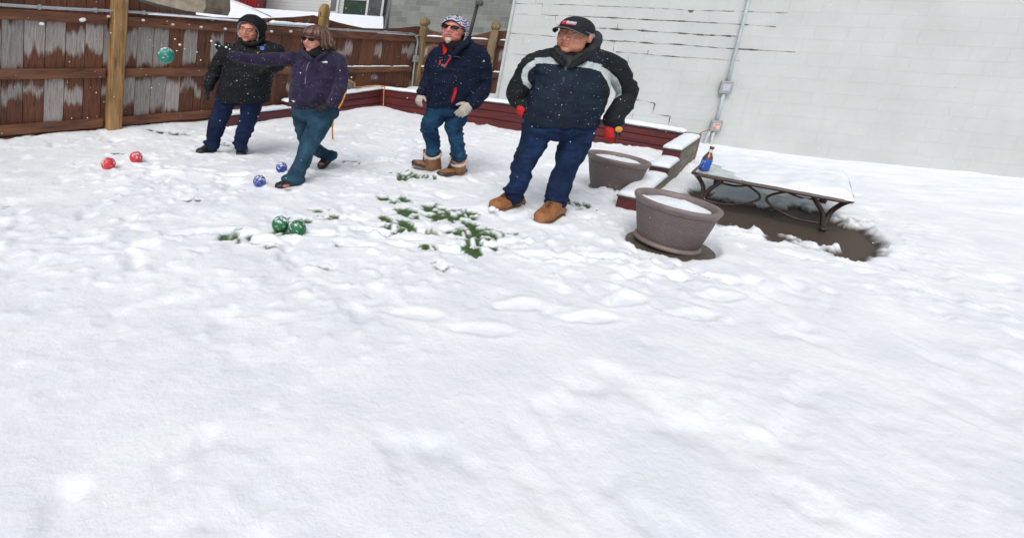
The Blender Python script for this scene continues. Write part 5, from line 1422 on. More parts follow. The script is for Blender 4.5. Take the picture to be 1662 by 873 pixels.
# gloves
M['red_glove'] = cloth('red_glove', (.55, .02, .02), (.40, .012, .014), .7, 20); M['glove_palm'] = mat('black_palm', (.018, .018, .018), .6); M['glove_yellow'] = mat('yellow_tip', (.72, .33, .03), .6)
for W, f_, nrm, L_, th in ((hL_w, hL_f, (0, -.6, .7), .15, -1), (hR_w, hR_f, (-.2, -1, .1), .215, -1)):
    mb = MB(); hand(mb, W, f_, nrm, L_, .5, .16, thumb=th, r=1.15)
    g_ = garment('glove', mb, M['red_glove'], man4, .0065, 1)
    ff = Vector(f_).normalized()
    g_.data.materials.append(M['glove_palm']); g_.data.materials.append(M['glove_yellow'])
    nn_ = Vector(nrm).normalized()
    for p in g_.data.polygons:
        q = p.center - W
        if p.normal.dot(nn_) < -.35 : p.material_index = 1
        if W is hR_w:
            lx, ly = local_px(F, p.center)
            if lx > 1000 and ly < 215 : p.material_index = 2
            elif lx > 997: p.material_index = 1
# held disc-like measuring tape look: dark rounded piece with yellow cap in the right glove
mb = MB(); tpz = F.p(1003, 211, -.10)
mb.ell(tpz, F.m(8), F.m(5), F.m(7)); o = mb.build('tape_measure', M['glove_palm'], None, smooth=True); 
mb = MB(); mb.ell(tpz + Vector((-.005, -.022, .008)), F.m(6), F.m(3), F.m(5)); y_ = mb.build('case_face', M['glove_yellow'], o, smooth=True)
tag(o, 'small black and yellow object held in the red glove of the man in the cap', 'hand tool')
# baseball cap
M['cap'] = cloth('black_cap', (.016, .019, .026), (.010, .012, .017), .75, 10, .3, 90); M['cap_edge'] = mat('brim_edge', (.16, .17, .18), .6)
cap = shell(H4, [(0, -.10, .42, 1.08, 1.12, .66, 28, 18), (0, -.02, .34, 1.06, 1.10, .42, 28, 16)], lambda r, f, u: u < .30 + .10 * (f < -.2) * 0 - .16 * max(0, -f), .006, 'cap', [M['cap']], man4, .005, 2)
mb = MB(); rt = []; rb_ = []; nb = 22
for j in range(9):
    t = j / 8; rowt = []
    for i in range(nb + 1):
        a = math.radians(-82 + 164 * i / nb); r0 = 1.04; out = .78 * t * (math.cos(a) ** .55 if math.cos(a) > 0 else 0)
        rr = math.sin(a) * (r0 + .06 * t); ff = .92 * math.cos(a) + .06 + out
        rowt.append(H4.P(rr, ff, .40 - .16 * t + .05 * math.cos(a) - .16 * (rr ** 2)))
    rt.append(rowt)
vs = [p for r in rt for p in r]; vs2 = [p - H4.u * .006 for p in vs]; w_ = nb + 1; fs = []
for j in range(8):
    for i in range(nb):
        a = j * w_ + i; fs.append((a, a + 1, a + 1 + w_, a + w_)); b_ = a + len(vs); fs.append((b_, b_ + w_, b_ + 1 + w_, b_ + 1))
e0 = 8 * w_
for i in range(nb): fs.append((e0 + i, e0 + i + 1, e0 + i + 1 + len(vs), e0 + i + len(vs)))
mb.add(vs + vs2, fs); mb.build('brim', M['cap'], cap, smooth=True)
mb = MB(); mb.tube([p + H4.f * .001 for p in rt[8]], .0035, 6, smooth=False); mb.build('brim_piping', M['cap_edge'], cap, smooth=True)
# embroidery: small unreadable white/pink lettering on the cap front
M['emb_w'] = mat('white_thread', (.75, .72, .76), .7); M['emb_p'] = mat('pink_thread', (.60, .05, .10), .7)
def on_cap(r, u, lift=1.03):
    f = math.sqrt(max(.02, 1 - (r / 1.08) ** 2 - ((u - .42) / .66) ** 2)) * 1.12 - .10
    return H4.P(r * lift, f * lift + .02, u + .01)
mbw = MB(); mbp = MB(); rr_ = -.28
x0_ = -.52
for k in range(8):
    tgt = mbw if k > 2 else mbp
    cx_ = x0_ + k * .115; h_ = .075
    for (a_, b_) in (((cx_, .53), (cx_ + .01, .53 + h_ * 1.9)), ((cx_ + .01, .53 + h_ * (1.9 if k % 2 else 1.0)), (cx_ + .07, .53 + h_ * (1.8 if k % 2 else .9))), ((cx_ + .065, .53), (cx_ + .07, .53 + h_ * 1.8))):
        p0 = on_cap(*a_); p1 = on_cap(*b_); tgt.tube([p0, p1], .0042, 5, smooth=False)
mbp.tube([on_cap(-.60, .50), on_cap(-.3, .49), on_cap(.1, .49), on_cap(.36, .50)], .0035, 5)
mbw.build('embroidery', M['emb_w'], cap, smooth=True); mbp.build('embroidery', M['emb_p'], cap, smooth=True)
specks(man4, jk, 190, .0018, .004, seed=4, cond=lambda p: p.normal.y < .1)

# ================================================================ man in knit hat
F = Fig(5.80)
man3 = empty('person', gnd(713, 286), 'smiling man in knit hat, sunglasses, navy jacket with red zips and fur-topped boots', 'person')
M['skin3'] = skin_mat('ruddy_skin', (.66, .27, .22))
H3 = Head(F.p(737, 50.5, -.04), F.m(19), F.m(22), F.m(21.5), 20, roll=.04, pitch=.10)
trows = [(722, 775, 72, .03, 16), (712, 785, 76, .01, 22), (703, 790, 86, 0, 29), (699, 788, 100, -.02, 33), (697, 785, 120, -.03, 37), (694, 782, 140, -.03, 40), (692, 779, 158, -.02, 38), (693, 770, 173, -.02, 34)]
armL = [(712, 88, 12, 0), (704, 100, 13, .03), (699, 118, 12.5, .06), (694, 134, 11.5, .05), (688, 145, 10.5, -.02), (683, 152, 8, -.06)]
armR = [(778, 88, 14, -.02), (783, 104, 14.5, -.04), (784, 124, 14, -.05), (783, 142, 14, -.05), (777, 156, 13.5, -.14), (768, 168, 11.5, -.20)]
legL = [(709, 175, 20, 0), (706, 188, 19, -.02), (697, 206, 16, -.04), (699, 218, 14.5, -.02), (703, 232, 13, .02), (702, 246, 13, .03)]
legR = [(742, 175, 21, 0), (741, 190, 19.5, -.01), (737, 208, 16.5, -.04), (740, 222, 14.5, -.04), (743, 238, 13.5, -.02), (744, 256, 13.5, .0)]
mb = MB(); head_blobs(mb, H3, F.p(740, 80, .04), neck_r=.65, jaw=1.08, nose=1.1, smile=1)
torso(mb, F, shrink(trows, .68)); limb(mb, F, slimb(armL, .6)); limb(mb, F, slimb(armR, .6)); limb(mb, F, slimb(legL, .55)); limb(mb, F, slimb(legR, .55))
hL_w = F.p(682, 154, -.07); hL_f = F.p(679, 172, -.14) - F.p(684, 150, -.05)
hR_w = F.p(763, 171, -.23); hR_f = F.p(740, 192, -.30) - F.p(765, 170, -.22)
hand(mb, hL_w, hL_f, (-.6, -.8, 0), .15, .45, thumb=-1, r=.55); hand(mb, hR_w, hR_f, (.1, -1, .35), .16, .4, thumb=1, r=.55)
body = mb.build('body', M['skin3'], None, smooth=True); remesh(body, .0062, 2, .45); face_paint(body, H3, False, 1.0); setparent(body, man3)
sunglasses(H3, man3)
M['white_hair'] = mat('white_beard', (.66, .50, .44), .8, (.52, .34, .29), 50, bump=.5, bscale=90)
mb = MB(); H3.e(mb, 0, .80, -.80, .30, .18, .18); H3.e(mb, .0, .74, -.94, .20, .16, .12)
mb.tube([H3.P(-.40, .88, -.52), H3.P(-.2, 1.0, -.36), H3.P(0, 1.04, -.335), H3.P(.2, 1.0, -.36), H3.P(.40, .88, -.52)], [H3.w * x for x in (.03, .05, .055, .05, .03)], 8)
garment('beard', mb, M['white_hair'], body, .0055, 1, lambda c: .003 * mnoise.noise(c * 70))
M['jk3'] = cloth('deep_navy_fleece', (.0045, .0095, .032), (.002, .005, .017), .9, 8)
mb = MB(); torso(mb, F, trows); limb(mb, F, armL); limb(mb, F, armR); torso(mb, F, [(728, 768, 66, .05, 15), (722, 772, 74, .03, 21), (716, 776, 84, 0, 24)])
jk = garment('jacket', mb, M['jk3'], man3, .009, 3, folds(.014, (5, 5, 10), .004, 11))
M['red_lining'] = cloth('red_lining', (.50, .02, .018), (.35, .012, .012), .7, 14)
M['navy_black'] = cloth('black_neck', (.010, .010, .014), None, .9)
mb = MB(); mb.tube([F.p(720, 74, -.06), F.p(726, 72, -.11), F.p(737, 76, -.16), F.p(750, 71, -.12), F.p(760, 62, -.03)], [F.m(x) for x in (5, 6, 6.5, 6, 4)], 12)
mb.ell(F.p(733, 82, -.15), F.m(7), F.m(5), F.m(9))
garment('neck_warmer', mb, M['navy_black'], man3, .008, 2)
snap_patch('collar_lining', [[(714, 72), (719, 71.5), (725, 75), (726, 80), (724, 86), (720, 90.5), (716, 85), (714.5, 78)]], F, jk, M['red_lining'], man3, .022)
snap_patch('collar_lining', [[(745, 72), (751, 67.5), (753, 70), (748, 73)]], F, jk, M['red_lining'], man3, .02)
mb = MB(); mb.tube([F.p(763, 60, -.03), F.p(757, 70, -.15), F.p(748, 77, -.20), F.p(738, 86, -.22), F.p(733, 93, -.225)], [F.m(x) for x in (3, 4, 4.4, 4, 2.5)], 12)
mb.tube([F.p(716, 70, -.06), F.p(714, 80, -.14), F.p(716, 92, -.19)], [F.m(x) for x in (2.5, 3.4, 3.5)], 10)
garment('collar', mb, M['jk3'], man3, .008, 3)
snap_patch('zip_tab', [[(730, 93), (733, 93), (728, 101), (723, 110), (720, 112), (722, 105), (727, 98)], [(713, 98), (717, 96), (715, 104), (712, 107)]], F, jk, M['red_lining'], man3, .008)
M['gray_patch'] = mat('gray_patch', (.14, .15, .17), .7)
for q_ in ([(729, 85), (736, 83), (737, 91), (730, 92.5), (727, 90)], [(712, 88), (719, 88), (718, 95), (713, 95)], [(716, 104), (723, 105), (722, 108.5), (716, 108)]): snap_patch('gray_patch', [q_], F, jk, M['gray_patch'], man3, .010)
snap_patch('zip_line', [[(736, 91.5), (741, 91.5), (750, 94), (741, 93.2), (736, 93)]], F, jk, M['gray_patch'], man3, .008)
snap_patch('pocket_zip', [[(738, 142.5), (742, 142), (741, 150), (739, 157), (735.5, 166), (731.5, 165), (734, 156), (736, 148)]], F, jk, M['red_lining'], man3, .009)
snap_patch('sleeve_emblem', [[(783.5, 101), (785.3, 97.5), (787.5, 101), (785.6, 100)]], F, jk, M['emb_w'], man3, .006)
M['jeans3'] = jeans_mat('blue_denim', (.006, .024, .062), (.020, .072, .145))
mb = MB(); torso(mb, F, [(693, 763, 164, 0, 30), (691, 762, 178, 0, 32), (694, 756, 186, 0, 28)])
limb(mb, F, slimb(legL, .92)); limb(mb, F, slimb(legR, .92))
for (x, y, r, dy) in ((704, 244, 14, .03), (744, 252, 15.5, 0), (740, 222, 14.5, -.04), (697, 212, 16, -.04)): mb.ell(F.p(x, y, dy), F.m(r), F.m(r), F.m(4))
garment('trousers', mb, M['jeans3'], man3, .009, 2, folds(.015, (6, 6, 13), .005, 16, 1.4))
M['fur'] = mat('cream_fur', (.60, .52, .44), .95, (.40, .33, .27), 40, bump=.8, bscale=80)
M['tan_boot3'] = mat('caramel_leather', (.32, .155, .07), .65, (.23, .10, .04), 12, bump=.4, bscale=50)
M['duck'] = mat('dark_rubber', (.035, .022, .022), .4, (.06, .045, .035), 10); M['sole_duck'] = mat('cream_sole', (.28, .22, .15), .7, (.08, .06, .045), 20)
M['lace_dark'] = mat('dark_lace', (.02, .018, .022), .8)
bh = gnd(714, 279.5); bt = gnd(668, 274.5); bt.z = .045; bh.z = .0
sole_boot('boot', F, bh, bt, .135, F.p(702, 249, .03), .092, (M['tan_boot3'], M['sole_duck']), man3, .115, .028, fur=M['fur'], lace=M['lace_dark'], duck=M['duck'])
bh = gnd(753, 281); bt = gnd(712, 289)
sole_boot('boot', F, bh, bt, .135, F.p(744, 260, -.04), .092, (M['tan_boot3'], M['sole_duck']), man3, .115, .028, fur=M['fur'], lace=M['lace_dark'], duck=M['duck'])
M['pale_glove'] = cloth('pale_leather_glove', (.46, .42, .38), (.33, .29, .26), .8, 14, .5, 50)
for W, f_, nrm, L_, th, cu in ((hL_w, hL_f, (-.6, -.8, 0), .17, -1, .5), (hR_w, hR_f, (.1, -1, .35), .225, 1, .42)):
    mb = MB(); hand(mb, W, f_, nrm, L_, cu, .14, thumb=th, r=1.18, thumb_out=1.15)
    garment('glove', mb, M['pale_glove'], man3, .0065, 1, lambda c: .002 * mnoise.noise(c * 30))
# knit hat with ear flaps
def knit_mat():
    m, nt, b = new_mat('knit_pattern')
    uv = N(nt, 'ShaderNodeUVMap'); uv.uv_map = 'UVMap'; s = N(nt, 'ShaderNodeSeparateXYZ'); nt.links.new(uv.outputs[0], s.inputs[0])
    tri = math_node(nt, 'PINGPONG', math_node(nt, 'MULTIPLY', s.outputs[0], 16.0), 1.0)
    zz = math_node(nt, 'MULTIPLY_ADD', tri, .55, math_node(nt, 'MULTIPLY', s.outputs[1], 5.6))
    fr = math_node(nt, 'FRACT', zz)
    k = math_node(nt, 'GREATER_THAN', fr, .50)
    dots = math_node(nt, 'GREATER_THAN', math_node(nt, 'FRACT', math_node(nt, 'MULTIPLY', s.outputs[0], 32.0)), .6)
    band = math_node(nt, 'GREATER_THAN', math_node(nt, 'FRACT', math_node(nt, 'MULTIPLY', s.outputs[1], 2.8)), .72)
    k2 = math_node(nt, 'MAXIMUM', math_node(nt, 'MULTIPLY', k, math_node(nt, 'SUBTRACT', 1.0, band)), math_node(nt, 'MULTIPLY', dots, band))
    mx = N(nt, 'ShaderNodeMix', data_type='RGBA'); nt.links.new(k2, mx.inputs[0]); mx.inputs[6].default_value = (.50, .52, .58, 1); mx.inputs[7].default_value = (.035, .045, .13, 1)
    nt.links.new(mx.outputs[2], b.inputs['Base Color']); b.inputs['Roughness'].default_value = .9
    vo = N(nt, 'ShaderNodeTexVoronoi', Scale=110.0); tc = N(nt, 'ShaderNodeTexCoord'); nt.links.new(tc.outputs['Object'], vo.inputs['Vector'])
    bp = N(nt, 'ShaderNodeBump', Strength=.6, Distance=.005); nt.links.new(vo.outputs[0], bp.inputs['Height']); nt.links.new(bp.outputs[0], b.inputs['Normal'])
    return m
M['knit'] = knit_mat()
hat = shell(H3, [(0, -.12, .34, 1.16, 1.16, .80, 28, 18), (0, -.35, -.10, 1.13, .95, .85, 24, 14), (.95, -.05, -.35, .20, .45, .55)], lambda r, f, u: (f > .02 and u < .52 - .5 * (abs(r) / 1.2) ** 2.2 and not (abs(r) > 1.02 and f < .25)) or u < -.82, .006, 'knit_hat', [M['knit'], M['navy_black']], man3, .010, 3)
uvset(hat.data, lambda c: (lambda l: (math.atan2(l[0], l[1]) / (2 * math.pi), l[2] + .25 * l[1]))(H3.L(c)))
specks(man3, jk, 150, .0018, .0042, seed=9, cond=lambda p: p.normal.y < .1)

# ================================================================ person in black parka
F = Fig(6.15)
p1 = empty('person', gnd(363, 252), 'person in hooded black winter parka and dark jeans standing at the left by the fence', 'person')
M['skin1'] = skin_mat('warm_skin', (.62, .27, .19))
H1 = Head(F.p(406, 50, -.03), F.m(16.5), F.m(19), F.m(19.5), 22, roll=.05, pitch=-.03)
trows = [(392, 436, 66, .03, 15), (378, 450, 71, .01, 21), (368, 458, 80, 0, 26), (364, 456, 92, -.01, 29), (363, 448, 108, -.02, 31), (358, 443, 128, -.02, 33), (352, 440, 148, -.01, 32), (350, 437, 166, 0, 30)]
armL = [(376, 82, 12, 0), (364, 92, 12.5, .02), (354, 106, 12, .04), (347, 120, 11.5, .03), (341, 134, 10, -.03), (339, 142, 8, -.05)]
armR = [(449, 82, 12, 0), (452, 92, 12, .03), (452, 103, 12, .03), (444, 110, 10.5, -.05), (432, 113, 9, -.14)]
legL = [(367, 158, 18, 0), (364, 172, 16.5, 0), (354, 196, 14.5, -.03), (351, 208, 14, -.02), (347, 222, 12, .0), (345, 236, 11.5, .02)]
legR = [(410, 158, 19, 0), (408, 172, 17, 0), (402, 196, 14, -.03), (399, 208, 13.5, -.02), (393, 222, 12.5, .0), (391, 237, 11, .02)]
mb = MB(); head_blobs(mb, H1, F.p(410, 74, .03), neck_r=.6, jaw=1.05)
torso(mb, F, shrink(trows, .68)); limb(mb, F, slimb(armL, .6)); limb(mb, F, slimb(armR, .6)); limb(mb, F, slimb(legL, .55)); limb(mb, F, slimb(legR, .55))
hL_w = F.p(338, 143, -.05); hL_f = F.p(335, 160, -.08) - F.p(340, 140, -.04); hR_w = F.p(431, 113, -.15); hR_f = F.p(418, 120, -.22) - F.p(431, 113, -.15)
hand(mb, hL_w, hL_f, (-.8, -.6, 0), .14, .3, thumb=1, r=.55); hand(mb, hR_w, hR_f, (.1, -1, .3), .12, .6, thumb=1, r=.55)
body = mb.build('body', M['skin1'], None, smooth=True); remesh(body, .0062, 2, .45); face_paint(body, H1, True, .7); setparent(body, p1)
eyes(H1, body, .8)
mb = MB()
for sg in (-1, 1):
    mb.tube([H1.P(sg * .38 + .24 * math.cos(t), 1.02 - .05 * abs(sg * .38 + .24 * math.cos(t)), .08 + .13 * math.sin(t)) for t in [2 * math.pi * i / 16 for i in range(17)]], .0022, 5, smooth=False)
    mb.tube([H1.P(sg * .62, .98, .14), H1.P(sg * 1.0, .4, .12)], .0025, 5, smooth=False)
mb.tube([H1.P(-.13, 1.02, .12), H1.P(0, 1.05, .14), H1.P(.13, 1.02, .12)], .0022, 5)
mb.build('glasses', M['black'], body, smooth=True)
mb = MB(); H1.e(mb, -.30, .62, .56, .52, .30, .16); H1.e(mb, .35, .55, .58, .45, .30, .16); H1.e(mb, .78, .2, .2, .2, .35, .4)
M['brown_hair'] = mat('brown_hair', (.07, .035, .022), .6, (.03, .016, .012), 50, bump=.6, bscale=80)
garment('hair', mb, M['brown_hair'], body, .006, 1, lambda c: .004 * mnoise.noise(c * 50))
M['parka'] = cloth('black_parka', (.0055, .0065, .0095), (.0025, .003, .005), .7, 8); M['lining'] = cloth('gray_lining', (.34, .38, .39), (.24, .27, .28), .8, 20)
mb = MB(); torso(mb, F, trows); limb(mb, F, armL); limb(mb, F, armR); torso(mb, F, [(388, 430, 64, .02, 17), (384, 436, 72, .0, 22), (378, 440, 82, 0, 25)])
jk = garment('parka', mb, M['parka'], p1, .009, 3, folds(.015, (5, 5, 11), .004, 21))
hood = shell(H1, [(.08, -.12, .36, 1.44, 1.22, .94, 28, 18), (.10, -.22, -.25, 1.36, 1.05, .85, 26, 16), (.1, .25, .78, 1.0, .8, .36)], lambda r, f, u: (f > .30 and (abs(r - .0) / 1.10) ** 2.4 + (abs(u + .22) / .86) ** 2.4 < 1) or u < -1.1, .0075, 'hood', [M['parka'], M['lining']], p1, .030, 3, folds_=folds(.008, (8, 8, 9), .002, 5))
mb = MB(); mb.tube([F.p(388, 62, -.08), F.p(395, 69, -.13), F.p(408, 72, -.15), F.p(422, 68, -.13), F.p(431, 60, -.06)], [F.m(x) for x in (2.2, 3.0, 3.4, 3.0, 2.2)], 10)
garment('collar', mb, M['parka'], p1, .008, 2)
M['blue_logo'] = mat('blue_emblem', (.02, .14, .62), .6); M['gold_logo'] = mat('orange_emblem', (.45, .22, .05), .6)
snap_patch('emblem', [[(421.5, 77), (424, 75), (428, 75.5), (429.5, 78.5), (427.5, 82), (422.5, 81.5)]], F, jk, M['blue_logo'], p1, .004)
snap_patch('emblem', [[(416.5, 76.2), (422, 76), (422, 76.7), (416.5, 77)], [(429, 74), (430.5, 72.5), (431, 73.2), (429.8, 74.6)], [(417, 85), (419.5, 84.5), (419.5, 87), (417.3, 87)]], F, jk, M['gold_logo'], p1, .003)
snap_patch('zip_pull', [[(408.5, 66.5), (411, 67), (411.5, 70), (409, 70)]], F, jk, mat('zip_metal', (.3, .32, .33), .3, metal=.8), p1, .012)
M['jeans1'] = jeans_mat('navy_denim', (.004, .009, .030), (.009, .021, .066))
mb = MB(); torso(mb, F, [(362, 424, 146, 0, 20), (358, 427, 154, 0, 22), (354, 428, 163, 0, 24), (352, 426, 170, 0, 24)]); limb(mb, F, legL); limb(mb, F, legR)
for (x, y, r, dy) in ((344, 231, 14.5, .02), (390, 232, 13, .02)): mb.ell(F.p(x, y, dy), F.m(r), F.m(r), F.m(4.5))
garment('trousers', mb, M['jeans1'], p1, .009, 2, folds(.014, (6, 6, 12), .005, 26, 1.4))
M['black_boot'] = mat('black_leather', (.012, .012, .014), .4, (.02, .02, .022), 14, bump=.4, bscale=50)
bh = gnd(349, 245.5); bt = gnd(320, 251); sole_boot('boot', F, bh, bt, .12, F.p(346, 236, .05), .058, (M['black_boot'], M['sole_dark']), p1, .10)
bh = gnd(396, 245); bt = gnd(390, 254.5); sole_boot('boot', F, bh, bt, .13, F.p(392, 236, .05), .058, (M['black_boot'], M['sole_dark']), p1, .10)
M['black_glove'] = cloth('black_glove', (.010, .011, .014), (.006, .007, .009), .6, 14)
for W, f_, nrm, L_, th, cu in ((hL_w, hL_f, (-.8, -.6, 0), .17, 1, .28), (hR_w, hR_f, (.1, -1, .3), .13, 1, .6)):
    mb = MB(); hand(mb, W, f_, nrm, L_, cu, .14, thumb=th, r=1.15); garment('glove', mb, M['black_glove'], p1, .0065, 1)
specks(p1, jk, 200, .002, .0045, seed=12, cond=lambda p: p.normal.y < .1)

# ================================================================ woman throwing
F = Fig(5.40)
w1 = empty('person', gnd(490, 292), 'woman in purple fleece, blue jeans and sunglasses stepping forward with throwing arm stretched out', 'person')
M['skinw'] = skin_mat('fair_skin', (.62, .30, .215))
Hw = Head(F.p(510.5, 66, -.02), F.m(16.5), F.m(19.5), F.m(19.5), 34, roll=.0, pitch=-.02)
trows = [(497, 536, 82, .02, 13), (484, 551, 87, .01, 19), (476, 560, 96, 0, 24), (472, 560, 108, 0, 27), (471, 553, 124, -.01, 30), (470, 550, 140, -.01, 31), (468, 550, 158, -.01, 32), (471, 548, 172, -.0, 30), (478, 544, 178, 0, 27)]
armT = [(486, 95, 12.5, 0), (468, 96, 11.5, -.03), (450, 96, 10.5, -.06), (425, 97, 9.5, -.09), (402, 95, 8.5, -.12), (385, 92, 8.8, -.14), (375, 90, 8, -.15)]
armR = [(550, 100, 12, -.02), (553, 116, 12.5, -.05), (553, 134, 12, -.07), (550, 148, 11.5, -.12), (544, 161, 10.5, -.17), (537, 168, 9, -.19)]
legF = [(524, 180, 25, .0), (520, 196, 22.5, -.05), (508, 222, 18.5, -.14), (501, 236, 16.5, -.18), (494, 254, 15.5, -.24), (485, 274, 15, -.30), (476, 292, 15, -.34)]
legB = [(495, 178, 20, .05), (492, 196, 18, .06), (495, 222, 14.5, .10), (504, 235, 12.5, .20), (519, 246, 11.5, .32), (534, 253, 11, .42)]
mb = MB(); head_blobs(mb, Hw, F.p(514, 92, .03), neck_r=.55, jaw=.95, nose=.9)
torso(mb, F, shrink(trows, .68)); limb(mb, F, slimb(armT, .6)); limb(mb, F, slimb(armR, .6)); limb(mb, F, slimb(legF, .55)); limb(mb, F, slimb(legB, .55))
hT_w = F.p(372, 89, -.15); hT_f = F.p(346, 71, -.18) - F.p(372, 89, -.15)
hR_w = F.p(535, 170, -.20); hR_f = F.p(515, 178, -.26) - F.p(537, 168, -.19)
hand(mb, hT_w, hT_f, (.45, .35, -.8), .17, .12, .2, thumb=-1, r=.55); hand(mb, hR_w, hR_f, (.1, -.8, .6), .14, .35, thumb=1, r=.55)
body = mb.build('body', M['skinw'], None, smooth=True); remesh(body, .0060, 2, .45); face_paint(body, Hw, False, 0); setparent(body, w1)
sunglasses(Hw, w1)
# bobbed hair: cap of strands swept back to the picture right
M['auburn'] = mat('auburn_hair', (.30, .15, .09), .5, (.030, .013, .010), 5, stretch=(26, 26, 1.6), bump=.8, bscale=14, lo=.35, hi=.7)
mb = MB()
Hw.e(mb, .10, -.20, .38, 1.14, 1.16, .72, 26, 16); Hw.e(mb, .30, -.55, .05, 1.05, .98, .75, 24, 14); Hw.e(mb, .98, -.35, -.12, .42, .62, .58); Hw.e(mb, -.92, -.25, .02, .20, .5, .42); Hw.e(mb, .85, -.95, -.05, .6, .5, .5)
for i in range(15):     # fringe
    r = -.82 + 1.5 * i / 14; mb.tube([Hw.P(r * .7, .30, .92), Hw.P(r * .95, .86 - .2 * r * r, .64), Hw.P(r * 1.05 - .04, .98 - .30 * r * r, .40 + .05 * math.sin(i * 2.1))], [Hw.w * .13, Hw.w * .12, Hw.w * .04], 8)
for i in range(16):     # swept ends
    a = i / 15; y0 = .55 - .9 * a; mb.tube([Hw.P(.75, -.1 - .3 * a, .62 - .4 * a), Hw.P(1.40, -.45 - .3 * a, .30 - .5 * a), Hw.P(1.78 + .16 * math.sin(i * 1.7), -.7, .02 - .55 * a + .06 * math.sin(i * 3.1))], [Hw.w * .24, Hw.w * .17, Hw.w * .03], 8)
hair = garment('hair', mb, M['auburn'], w1, .0065, 1, lambda c: 0.004 * mnoise.noise(Vector((c.x * 42, c.y * 42, c.z * 6))) + .002 * mnoise.noise(Vector((c.x * 90, c.y * 90, c.z * 16))))
M['hair_dark'] = mat('hair_dark', (.060, .028, .020), .38, (.03, .014, .010), 40); M['hair_mid'] = mat('hair_mid', (.16, .080, .050), .36, (.10, .045, .03), 40); M['hair_light'] = mat('hair_light', (.34, .21, .145), .36, (.22, .12, .08), 40)
sm_ = [MB(), MB(), MB()]; rh = random.Random(3)
for k in range(420):
    ph = math.radians(rh.uniform(-180, 180))          # 0 = face front, + = picture right
    front = abs(ph) < math.radians(52)
    ue = rh.uniform(.32, .46) if front else rh.uniform(-.62, -.25)
    pts = []; wob = rh.uniform(-.06, .06); lift = rh.uniform(1.02, 1.10)
    for q in range(8):
        t = q / 7; th = math.radians(8) + t * math.radians(78 if front else 98)
        rr = lift * (1.12 + (.10 * t if not front else .0)); side = math.sin(ph) ; fr = math.cos(ph)
        u_ = .34 + .78 * math.cos(th) * lift; u_ = max(u_, ue) if q < 7 else ue
        if not front and q >= 5: u_ = .1 + (ue - .1) * (q - 4) / 3
        sw = (.42 * t * t if side > -.1 else .06 * t * t) if not front else -.05 * t
        r_ = .08 + side * math.sin(th) * rr + sw + wob * t; f_ = -.16 + fr * math.sin(th) * rr * (1.10 if front else 1.06) - (.18 * t * t if side > 0 and not front else 0)
        pts.append(Hw.P(r_, f_, u_))
    sm_[rh.choice((0, 0, 1, 1, 1, 2))].tube(pts, [.0085, .009, .009, .009, .0085, .0075, .006, .002], 5, smooth=False)
for m_, nm in zip(sm_, ('hair_dark', 'hair_mid', 'hair_light')):
    q = m_.build('hair_strands', M[nm], hair, smooth=True); q['kind'] = 'stuff'
specks(w1, hair, 14, .003, .006, seed=19, cond=lambda p: p.normal.z > .1)
M['fleece'] = mat('purple_fleece', (.034, .028, .060), .95, (.018, .014, .034), 10, bump=.9, bscale=70, sheen=.10, spec=.1)
mb = MB(); torso(mb, F, trows); limb(mb, F, armT); limb(mb, F, armR); torso(mb, F, [(494, 540, 83, .04, 14), (488, 545, 90, .01, 20), (482, 548, 98, 0, 23)])
jk = garment('fleece_jacket', mb, M['fleece'], w1, .0085, 3, folds(.011, (5, 5, 10), .003, 31))
mb = MB(); mb.tube([F.p(540, 82, .05), F.p(535, 84, -.03), F.p(525, 89, -.10), F.p(513, 97, -.15)], [F.m(x) for x in (4, 4.6, 4.4, 2.4)], 12)
mb.tube([F.p(490, 80, .02), F.p(493, 86, -.06), F.p(500, 93, -.12), F.p(508, 98, -.15)], [F.m(x) for x in (3, 3.6, 3.6, 2.4)], 12)
mb.tube([F.p(490, 80, .02), F.p(515, 82, .14), F.p(540, 82, .05)], [F.m(x) for x in (4, 6, 5)], 12)
garment('collar', mb, M['fleece'], w1, .008, 2)
mb = MB(); mb.tube([F.p(512, 80, -.02), F.p(511, 88, -.05), F.p(510, 96, -.08)], [F.m(x) for x in (13, 13.5, 11)], 18)
garment('turtleneck', mb, M['navy_black'], w1, .008, 2, folds(.003, (3, 3, 40), .001, 2))
M['zipg'] = mat('silver_zip', (.20, .19, .24), .4, metal=.4)
snap_patch('zip', [[(503, 99.5), (504, 99.5), (500, 106), (497, 118), (496, 135), (496.5, 158), (499, 176), (497.8, 176), (495, 158), (494.6, 135), (495.6, 117), (498.6, 106)]], F, jk, M['zipg'], w1, .004)
snap_patch('emblem', [[(520.5, 101), (524, 100.6), (527.5, 99.8), (531.3, 99.6), (531.6, 102.6), (523, 102.6), (525, 101.8)]], F, jk, M['emb_w'], w1, .003)
snap_patch('hem_emblem', [[(473, 163.5), (476, 163), (479.5, 165), (476, 166.5)]], F, jk, M['emb_w'], w1, .003)
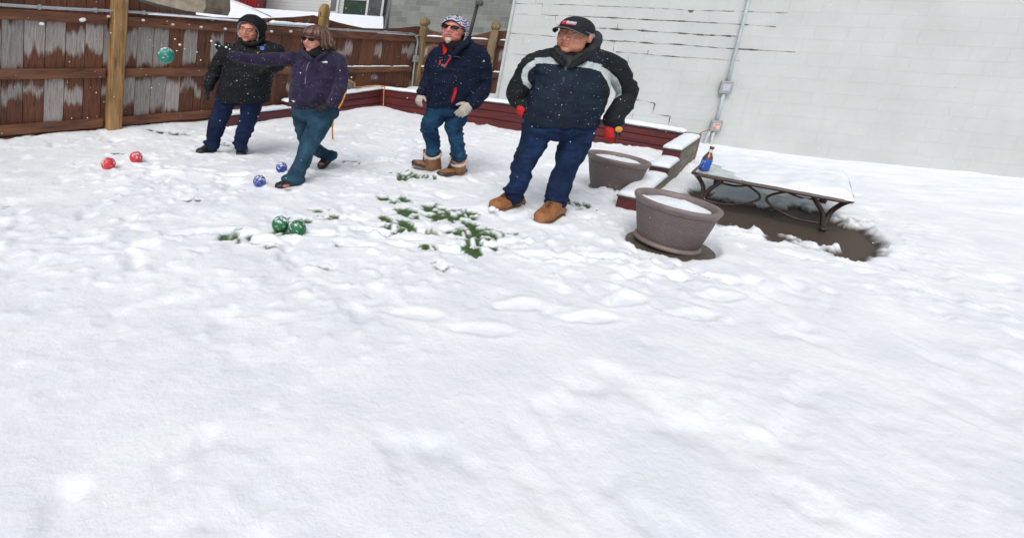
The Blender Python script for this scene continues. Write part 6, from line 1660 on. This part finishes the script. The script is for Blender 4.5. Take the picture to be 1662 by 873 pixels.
M['jeansw'] = jeans_mat('teal_denim', (.008, .026, .050), (.032, .085, .130))
mb = MB(); torso(mb, F, [(473, 546, 170, 0, 26), (474, 550, 180, 0, 28), (474, 548, 190, 0, 27), (478, 536, 196, 0, 22)]); limb(mb, F, slimb(legF, .90)); limb(mb, F, slimb(legB, .92))
mb.ell(F.p(476, 291, -.34), F.m(19), F.m(17), F.m(8)); mb.ell(F.p(536, 253, .42), F.m(12.5), F.m(12), F.m(10))
garment('trousers', mb, M['jeansw'], w1, .009, 2, folds(.011, (6, 6, 9), .004, 36, 1.6))
bh = gnd(487, 299.5); bt = gnd(448, 307); M['red_brown'] = mat('pink_brown_trim', (.40, .16, .12), .7)
sh1 = sole_boot('shoe', F, bh, bt, .115, None, .05, (M['black_boot'], M['sole_dark']), w1, .085)
mb = MB(); c_ = gnd(463, 301, .075); mb.ell(c_ + Vector((.01, 0, -.006)), .036, .034, .016); mb.build('shoe_trim', M['red_brown'], sh1, smooth=True)
bt = gnd(519, 276); bt.z = .01; bh = at(545, 250, 5.92)
sh2 = sole_boot('shoe', F, bh, bt, .115, None, .05, (M['black_boot'], M['sole_dark']), w1, .085)
mb = MB(); c_ = at(522, 266, 5.70); mb.ell(c_, .030, .02, .014); mb.build('shoe_trim', M['red_brown'], sh2, smooth=True)
for W, f_, nrm, L_, th, cu, sp_ in ((hT_w, hT_f, (.45, .35, -.8), .20, -1, .14, .34), (hR_w, hR_f, (.1, -.8, .6), .175, 1, .3, .12)):
    mb = MB(); hand(mb, W, f_, nrm, L_, cu, sp_, thumb=th, r=1.08); garment('glove', mb, M['black_glove'], w1, .006, 1)
mb = MB()
for (x, y, r) in ((343, 67, 2.0), (350, 73, 1.6), (356, 75, 1.3), (367, 77, 2.0), (373, 80, 1.3)): mb.ell(F.p(x, y, -.22), F.m(r), F.m(r), F.m(r * .8), n=8, m=6)
q = mb.build('glove_snow', M['snow_cap'], w1, smooth=True); q['kind'] = 'stuff'
specks(w1, jk, 110, .0018, .004, seed=22, cond=lambda p: p.normal.y < .1)
